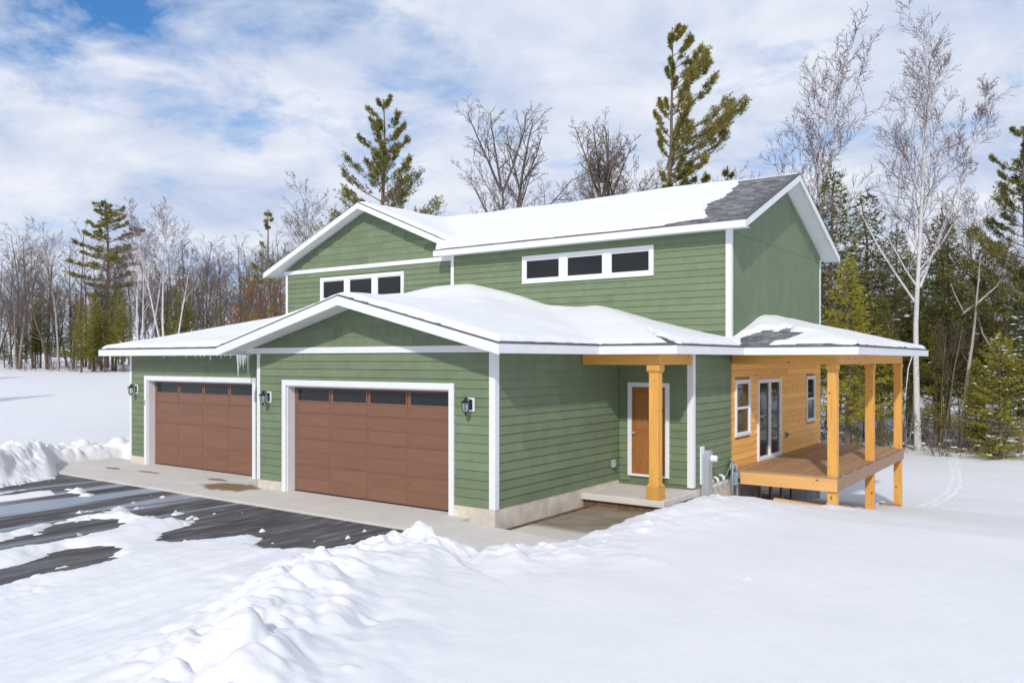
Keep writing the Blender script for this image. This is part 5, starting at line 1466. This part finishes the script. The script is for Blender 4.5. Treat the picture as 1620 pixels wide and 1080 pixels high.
# where each tree stands: kind, x, y, size, turn
PLANTED = [
    ('pineL', -69.4, 29.8, 0.98, 0.3, 'tall white pine with flat tiers of branches above the left end of the garage roof', None),
    ('firA', -63.9, 26.4, 0.76, 1.1, 'dark green fir directly below the flat tiered pine on the left', None),
    ('firG', -58.4, 25.4, 0.59, 0.4, 'bright yellow green fir in front of the tiered pine, left of the birches', None),
    ('firG', -61.5, 24.4, 0.47, 2.2, 'small golden fir at the field edge left of the garage roof corner', None),
    ('firA', -66.5, 34.3, 0.59, 2.9, 'dark fir behind the left birch stems', None),
    ('birchC', -53.3, 24.1, 0.81, 0.5, 'white birch leaning left in front of the tiered pine', None),
    ('birchC', -49.7, 24.2, 0.84, 2.6, 'tall white birch clump with fine spreading crown left of the house', None),
    ('firA', -56.2, 29.4, 0.8, 0.2, 'pointed olive fir right of the white birch clump', None),
    ('bareB', -64.0, 22.7, 0.77, 1.0, 'tall straight bare tree with one pale trunk at far left field edge', None),
    ('bareA', -70.0, 22.0, 0.79, 2.0, 'wide bare tree at the left edge of the picture', None),
    ('bareC', -57.3, 36.0, 0.8, 0.8, 'spreading bare tree with dark crooked limbs above the left garage roof', None),
    ('bareA', -64.5, 38.2, 0.76, 2.4, 'bare greyish tree between the pointed fir and the crooked limbed tree', None),
    ('pineS', -44.8, 30.2, 0.97, 0.3, 'ragged mixed pine beside the left rake of the upper gable', None),
    ('oak', -40.7, 25.7, 0.68, 0.7, 'small oak holding rust red dead leaves above the left garage roof', None),
    ('oak', -41.1, 27.9, 0.76, 2.7, 'small oak with rusty leaves touching the corner of the upper wall', None),
    ('bareB', -35.5, 27.0, 0.85, 0.9, 'thin grey bare tree left of the big pine behind the upper gable', None),
    ('pineB', -27.8, 25.1, 0.98, 0.4, 'big conical white pine rising behind the upper left gable', None),
    ('birchD', -21.9, 20.7, 1.06, 1.0, 'small pale birch in front of the big pine', None),
    ('maple', -18.2, 25.8, 1.09, 0.0, 'broad bare maple with forked trunk behind the middle of the upper roof', None),
    ('bareE', -13.2, 28.1, 1.08, 0.0, 'bare tree with twin dark trunks left of the windswept pine', None),
    ('bareC', -15.2, 29.2, 1.19, 2.0, 'leaning bare tree just left of the twin trunked one', None),
    ('pineC', -10.7, 29.9, 0.98, 0.0, 'tall windswept pine with branches streaming to the right above the roof ridge', None),
    ('pineS', -11.9, 43.8, 1.32, 0.9, 'small pine top peeking over the roof ridge near its right end', None),
    ('pineS', -14.4, 44.5, 1.33, 2.2, 'low tuft of pine just right of the windswept pine', None),
    ('birchB', -6.9, 40.0, 1.32, 0.8, 'airy birch with plum coloured twigs behind the right end of the roof', None),
    ('firG', -59.3, 22.3, 0.57, 1.3, 'wide yellow green fir left of the bright fir below the tiered pine', None),
    ('firA', -60.9, 26.1, 0.68, 0.7, 'tall olive fir between the tiered pine and the left birch stems', None),
    ('birchM', 1.5, 35.5, 0.95, 0.0, 'tallest white birch with long leaning limbs right of the house', None),
    ('birchB', 4.0, 53.9, 0.89, 2.4, 'slender pale birch near the right edge of the picture', None),
    ('firA', -2.9, 35.5, 1.33, 0.5, 'tall dark fir close behind the right gable', None),
    ('firD', -2.2, 40.9, 1.4, 1.4, 'dark fir between the right gable and the tallest birch', None),
    ('firG', -0.9, 30.7, 0.94, 2.1, 'golden green fir behind the deck, left of the tallest birch', None),
    ('firA', 2.1, 39.1, 1.12, 2.6, 'tall olive fir directly right of the tallest birch', None),
    ('firA', 3.9, 41.6, 0.97, 0.9, 'olive fir near the broken pale snag', None),
    ('pineB', 6.4, 39.6, 0.88, 1.9, 'dark pine cut off by the right edge of the picture', None),
    ('snag', 3.5, 36.3, 0.86, 0.3, 'broken pale snag with bent bare limbs right of the tallest birch', None),
    ('firB', 5.4, 34.0, 0.63, 1.7, 'low bushy fir at the right edge of the clearing', None),
    ('firG', 4.2, 35.6, 0.46, 0.3, 'low yellow green fir at the foot of the broken snag', None),
    ('firD', 6.0, 36.9, 0.73, 2.9, 'dark snowy fir at the right edge below the pine', None),
    ('firA', -1.1, 44.1, 1.13, 0.1, 'olive fir directly behind the tallest birch trunk', None),
    ('firG', -0.6, 37.1, 0.8, 1.0, 'bushy golden fir seen between the last two deck posts', None),
    ('firG', 2.0, 37.7, 0.59, 2.0, 'bushy yellow green fir right of the deck roof corner', None),
    ('sapfir', -0.9, 31.3, 1.07, 0.5, 'tiny fir sapling on snow seen between the first two deck posts', None),
    ('sapfir', -0.4, 30.5, 0.68, 1.5, 'smallest fir seedling on snow behind the deck', None),
    ('sapfir', 0.1, 33.9, 0.89, 2.5, 'fir sapling on snow seen left of the last deck post', None),
    ('firA', -34.2, 0.9, 0.63, 0.4, 'tall fir just beyond the left edge, its shadow falling on the field', None),
    ('firD', -51.6, 8.1, 0.6, 0.4, 'dark fir just beyond the left edge, farther out on the field', None),
]
WOODS = [
    ('twin stemmed bare tree in the wood beyond the snowy field on the left', 'bare trees beyond the left field', [
        ('bareA', -86.1, 26.5, 0.65, 0.6), ('bareA', -85.9, 29.1, 0.55, 5.0),
    ]),
    ('crooked wide crowned bare tree in the wood beyond the snowy field on the left', 'bare trees beyond the left field', [
        ('bareC', -87.2, 27.5, 0.59, 1.4), ('bareC', -85.8, 28.0, 0.57, 1.6), ('bareC', -75.3, 24.6, 0.52, 6.0), ('bareC', -70.5, 23.6, 0.59, 4.2), ('bareC', -68.0, 23.7, 0.68, 4.4), ('bareC', -71.9, 26.4, 0.54, 0.5),
        ('bareC', -76.0, 29.3, 0.62, 4.4), ('bareC', -66.6, 26.7, 0.77, 1.4), ('bareC', -76.4, 32.9, 0.54, 6.0), ('bareC', -63.4, 27.2, 0.69, 6.1), ('bareC', -78.3, 38.2, 0.7, 2.8),
    ]),
    ('straight slender bare tree in the wood beyond the snowy field on the left', 'bare trees beyond the left field', [
        ('bareB', -73.2, 25.2, 0.63, 5.9), ('bareB', -75.3, 27.4, 0.55, 2.7), ('bareB', -67.3, 25.5, 0.43, 4.0), ('bareB', -71.8, 28.6, 0.5, 2.0), ('bareB', -66.3, 27.4, 0.43, 1.8), ('bareB', -77.9, 36.2, 0.7, 1.6),
        ('bareB', -67.2, 31.3, 0.73, 0.3), ('bareB', -62.6, 29.8, 0.69, 4.6), ('bareB', -70.1, 35.4, 0.59, 3.7),
    ]),
    ('many stemmed bare tree in the wood beyond the snowy field on the left', 'bare trees beyond the left field', [
        ('bareD', -77.5, 35.7, 0.61, 4.3),
    ]),
    ('twin stemmed bare tree in the wood above the left garage roof', 'bare trees above the left garage roof', [
        ('bareA', -64.1, 31.6, 0.58, 4.9), ('bareA', -67.0, 38.2, 0.76, 1.3), ('bareA', -70.3, 44.6, 0.61, 2.9), ('bareA', -64.9, 42.3, 0.72, 2.5), ('bareA', -57.3, 40.5, 0.66, 0.5),
    ]),
    ('crooked wide crowned bare tree in the wood above the left garage roof', 'bare trees above the left garage roof', [
        ('bareC', -69.8, 35.8, 0.76, 2.6), ('bareC', -61.0, 31.6, 0.7, 1.5), ('bareC', -67.2, 36.2, 0.74, 2.0), ('bareC', -63.8, 36.8, 0.61, 5.0), ('bareC', -57.3, 34.6, 0.5, 0.8),
    ]),
    ('straight slender bare tree in the wood above the left garage roof', 'bare trees above the left garage roof', [
        ('bareB', -68.8, 35.7, 0.54, 2.7), ('bareB', -66.6, 39.2, 0.55, 4.3), ('bareB', -73.4, 44.4, 0.78, 6.1), ('bareB', -70.9, 45.5, 0.73, 0.0), ('bareB', -68.7, 45.9, 0.62, 5.5), ('bareB', -54.0, 36.5, 0.68, 3.7),
        ('bareB', -57.9, 42.0, 0.5, 2.0), ('bareB', -65.1, 48.0, 0.67, 0.5),
    ]),
    ('many stemmed bare tree in the wood above the left garage roof', 'bare trees above the left garage roof', [
        ('bareD', -68.8, 38.6, 0.55, 2.5), ('bareD', -67.5, 45.4, 0.74, 4.9), ('bareD', -62.8, 43.8, 0.87, 2.3), ('bareD', -58.9, 44.4, 0.75, 5.4),
    ]),
    ('olive small evergreen among bare trunks on the far left', 'evergreens on the far left', [
        ('firA', -74.2, 22.7, 0.32, 4.0), ('firA', -72.6, 24.7, 0.53, 5.4), ('firA', -72.2, 25.0, 0.63, 2.0),
    ]),
    ('dark green small evergreen among bare trunks on the far left', 'evergreens on the far left', [
        ('firD', -71.2, 22.9, 0.4, 1.1), ('firD', -71.4, 26.3, 0.48, 3.3), ('firD', -70.8, 27.4, 0.57, 4.8),
    ]),
    ('golden green small evergreen among bare trunks on the far left', 'evergreens on the far left', [
        ('firG', -62.4, 25.0, 0.65, 5.7),
    ]),
    ('golden green low evergreen in the wood above the left garage roof', 'evergreens above the left garage roof', [
        ('firG', -64.9, 37.2, 0.55, 5.9), ('firG', -61.6, 37.1, 0.59, 0.9), ('firG', -63.3, 41.4, 0.64, 2.7),
    ]),
    ('dark green low evergreen in the wood above the left garage roof', 'evergreens above the left garage roof', [
        ('firD', -60.1, 41.0, 0.69, 5.7), ('firD', -58.6, 41.8, 0.53, 5.5),
    ]),
    ('crooked wide crowned bare treetop just showing over the upper gable roof', 'treetops over the upper gable', [
        ('bareC', -40.5, 28.7, 0.89, 1.1), ('bareC', -38.8, 36.6, 0.88, 1.9),
    ]),
    ('twin stemmed bare treetop just showing over the upper gable roof', 'treetops over the upper gable', [
        ('bareA', -41.1, 32.7, 0.81, 0.6), ('bareA', -35.3, 28.4, 0.77, 3.1), ('bareA', -42.2, 37.5, 0.82, 0.7), ('bareA', -29.4, 34.7, 0.78, 2.9),
    ]),
    ('straight slender bare treetop just showing over the upper gable roof', 'treetops over the upper gable', [
        ('bareB', -40.5, 41.5, 0.9, 3.1), ('bareB', -33.0, 38.1, 0.74, 2.0),
    ]),
    ('many stemmed bare treetop just showing over the upper gable roof', 'treetops over the upper gable', [
        ('bareD', -31.7, 32.6, 0.95, 3.9),
    ]),
    ('many stemmed low bare treetop just showing over the upper ridge', 'treetops over the main ridge', [
        ('bareD', -29.3, 38.4, 1.14, 0.2), ('bareD', -29.9, 49.7, 1.18, 3.0), ('bareD', -18.8, 39.5, 1.29, 2.5), ('bareD', -15.1, 39.5, 1.25, 4.7), ('bareD', -14.4, 41.5, 1.26, 5.5),
    ]),
    ('straight slender low bare treetop just showing over the upper ridge', 'treetops over the main ridge', [
        ('bareB', -33.4, 48.7, 0.92, 5.8), ('bareB', -27.2, 51.3, 0.99, 0.9), ('bareB', -8.1, 47.6, 0.97, 3.0),
    ]),
    ('crooked wide crowned low bare treetop just showing over the upper ridge', 'treetops over the main ridge', [
        ('bareC', -16.0, 55.5, 1.26, 6.0),
    ]),
    ('twin stemmed low bare treetop just showing over the upper ridge', 'treetops over the main ridge', [
        ('bareA', -12.0, 54.3, 1.14, 4.5),
    ]),
    ('twin stemmed bare tree standing deep in the wood right of the house', 'bare trees deep in the right wood', [
        ('bareA', -6.8, 48.6, 0.75, 3.2), ('bareA', -4.3, 52.9, 0.84, 1.9), ('bareA', -2.1, 51.8, 0.76, 5.2),
    ]),
    ('crooked wide crowned bare tree standing deep in the wood right of the house', 'bare trees deep in the right wood', [
        ('bareC', -8.0, 63.2, 1.15, 2.4), ('bareC', -1.7, 70.6, 0.97, 5.8), ('bareC', 1.5, 58.3, 1.11, 3.3), ('bareC', 1.2, 64.3, 0.82, 1.9), ('bareC', 3.3, 65.4, 1.22, 4.0),
    ]),
    ('straight slender bare tree standing deep in the wood right of the house', 'bare trees deep in the right wood', [
        ('bareB', -1.0, 49.3, 0.68, 3.3), ('bareB', 4.2, 65.8, 0.77, 3.0),
    ]),
    ('olive evergreen deep in the wood right of the house', 'evergreens deep in the right wood', [
        ('firA', -4.3, 50.6, 0.91, 5.5), ('firA', -1.3, 49.9, 1.04, 6.2), ('firA', 1.3, 47.6, 1.19, 3.3), ('firA', 5.6, 49.3, 0.93, 2.1),
    ]),
    ('dark green tree standing beyond the right edge of the picture', 'trees beyond the right edge', [
        ('firD', 7.2, 52.2, 1.37, 6.1),
    ]),
    ('olive tree standing beyond the right edge of the picture', 'trees beyond the right edge', [
        ('firA', 9.1, 42.8, 1.09, 1.7), ('firA', 10.5, 42.7, 0.92, 1.3), ('firA', 12.7, 47.1, 1.01, 0.4),
    ]),
    ('golden green tree standing beyond the right edge of the picture', 'trees beyond the right edge', [
        ('firG', 11.3, 57.1, 1.3, 2.4), ('firG', 14.4, 55.0, 1.25, 1.3), ('firG', 15.4, 49.1, 1.28, 5.6), ('firG', 17.4, 53.1, 0.95, 6.0),
    ]),
    ('twin stemmed tree standing beyond the right edge of the picture', 'trees beyond the right edge', [
        ('bareA', 18.7, 53.9, 0.73, 1.6),
    ]),
    ('many stemmed thin young bare tree at the edge of the right wood', 'young trees at the right wood edge', [
        ('bareD', -2.9, 36.3, 0.46, 4.2), ('bareD', -1.4, 40.6, 0.38, 1.6), ('bareD', 2.4, 37.4, 0.53, 5.3), ('bareD', 4.9, 44.6, 0.36, 5.6), ('bareD', 6.0, 45.6, 0.54, 3.7),
    ]),
    ('pale barked thin young bare tree at the edge of the right wood', 'young trees at the right wood edge', [
        ('birchD', -2.2, 40.7, 0.59, 6.2), ('birchD', 0.3, 39.6, 0.57, 2.1),
    ]),
    ('straight slender thin young bare tree at the edge of the right wood', 'young trees at the right wood edge', [
        ('bareB', 3.0, 39.2, 0.38, 4.1),
    ]),
    ('tangled leafless snowy shrub at the foot of the right wood', 'shrubs at the right wood edge', [
        ('shrub', -4.1, 39.3, 1.03, 4.7), ('shrub', -3.8, 39.2, 0.67, 6.1), ('shrub', -2.5, 37.4, 0.76, 5.3), ('shrub', -2.1, 38.7, 0.91, 3.8), ('shrub', -0.3, 35.2, 0.81, 5.3), ('shrub', 0.8, 33.9, 1.09, 1.9),
        ('shrub', -0.2, 41.6, 0.67, 2.4), ('shrub', 0.6, 42.3, 1.01, 2.2), ('shrub', 2.8, 33.7, 1.27, 1.9), ('shrub', 2.0, 43.2, 0.79, 0.3), ('shrub', 3.4, 35.6, 0.71, 3.9), ('shrub', 3.7, 39.0, 1.16, 0.2),
        ('shrub', 4.8, 37.1, 1.09, 3.8), ('shrub', 4.7, 40.1, 0.61, 3.3), ('shrub', 5.3, 41.8, 0.82, 4.6), ('shrub', 6.1, 38.3, 0.93, 3.9),
    ]),
    ('tangled leafless shrub at the foot of the far left wood', 'shrubs at the left wood edge', [
        ('shrub', -67.5, 19.1, 0.68, 3.4), ('shrub', -70.2, 21.4, 0.63, 4.1), ('shrub', -65.7, 20.6, 0.83, 3.4), ('shrub', -66.6, 21.9, 0.65, 3.1), ('shrub', -67.2, 23.4, 0.73, 6.2), ('shrub', -65.4, 22.8, 0.93, 5.1),
        ('shrub', -64.6, 24.1, 0.94, 5.3), ('shrub', -62.1, 23.1, 0.95, 3.0), ('shrub', -62.6, 25.1, 0.7, 3.3), ('shrub', -63.1, 26.3, 0.87, 2.6), ('shrub', -58.9, 24.2, 0.84, 0.5), ('shrub', -58.8, 25.6, 0.7, 6.0),
    ]),
]
for key, x, y, s, rz, label, group in PLANTED:
    plant(key, x, y, s, rz, label, group)
for label, group, lst in WOODS:
    for key, x, y, s, rz in lst: plant(key, x, y, s, rz, label, group)

# the wood farther back, one mass of trunks and twigs
def woods_mass(name, label, spots, kinds, seed):
    g = random.Random(seed); VV, FF, base = [], [], 0
    proto = []
    for k in range(kinds):
        W = Wood(); gg = random.Random(seed * 10 + k)
        P = [lv(6, 0.04, 0.02, 12, 0.22, 42, 0.36, 5, taper=0.2, rr=0.5, short=0.5), lv(3, 0.09, 0.09, 7, 0.15, 40, 0.5, 3, taper=0.3, rr=0.6), lv(2, 0.12, 0.07, 2, 0.1, 42, 0.55, 3, taper=0.4, rr=0.7), lv(2, 0.12, 0.04, 0, 0, 0, 0, 3, taper=0.5)]
        grow(gg, [W], (0, 0, -0.3), (gg.gauss(0, .04), gg.gauss(0, .04), 1), 13, 0.14, 0, P, 0.014)
        proto.append(W.arrays())
    for (x, y, h) in spots:
        v, f = proto[g.randrange(kinds)]
        a = g.uniform(0, 6.28); s = h / 13.0
        Rm = np.array([[math.cos(a), -math.sin(a), 0], [math.sin(a), math.cos(a), 0], [0, 0, 1]]) * s
        VV.append(v @ Rm.T + np.array([x, y, ground_at(x, y)])); FF.append(f + base); base += len(v)
    o = obj(name, np_mesh(name, np.concatenate(VV), np.concatenate(FF)), M['twig_grey'])
    tag(o, label, 'woods', kind='stuff')
g = random.Random(99)
spots = []
for k in range(185):
    t = (k + g.random()) / 185
    a = R(166 - 86 * t)                              # bearing, from the far left round to the right
    d = g.uniform(92, 118) if t < 0.65 else g.uniform(72, 95)
    spots.append((9.2 + d * math.cos(a), -12.4 + d * math.sin(a), g.uniform(10, 15.5) if t < 0.5 else g.uniform(8, 12.5)))
woods_mass('far_woods', 'distant grey brown leafless wood closing the view behind everything', spots, 3, 5)
# the wood on the other side, seen only as it is mirrored in the windows
spots = []
for k in range(46):
    a = R(-128 + 195 * (k + g.random()) / 46); d = g.uniform(48, 62)
    spots.append((9.2 + d * math.cos(a), -12.4 + d * math.sin(a), g.uniform(9, 14)))
woods_mass('opposite_woods', 'leafless wood across the yard that the window panes mirror', spots, 2, 6)
# brush and fallen twigs with snow on them at the foot of the right wood
W = Wood(); S = []; B = Blades()
for k in range(280):
    u = g.random(); x = -16 + 32 * u + g.uniform(-1, 1); y = 33.5 + 12 * g.random() ** 0.8 + 0.0 * x
    z = ground_at(x, y)
    for _ in range(4):
        d = vnorm((g.gauss(0, .8), g.gauss(0, .8), g.uniform(.1, .9))); L_ = g.uniform(.4, 1.6)
        p0 = (x + g.gauss(0, .3), y + g.gauss(0, .3), z); p1 = vadd(p0, d, L_ * .5); p2 = vadd(p1, vnorm((d[0] + g.gauss(0, .3), d[1] + g.gauss(0, .3), d[2] - .2)), L_ * .5)
        W.add([p0, p1, p2], [.016, .011, .006], 3)
    if g.random() < 0.5: S.append((x + g.gauss(0, .5), y, z + g.uniform(.05, .9), g.uniform(.1, .32)))
v, f = W.arrays()
o = obj('undergrowth', np_mesh('undergrowth', v, f), M['twig_brown']); tag(o, 'tangled leafless undergrowth on the floor of the right wood', 'undergrowth', kind='stuff')
me = blob_mesh('brush_snow', S, 3); o = obj('brush_snow', me, M['snow']); tag(o, 'lumps of snow caught in the brush of the right wood', 'snow', kind='stuff')
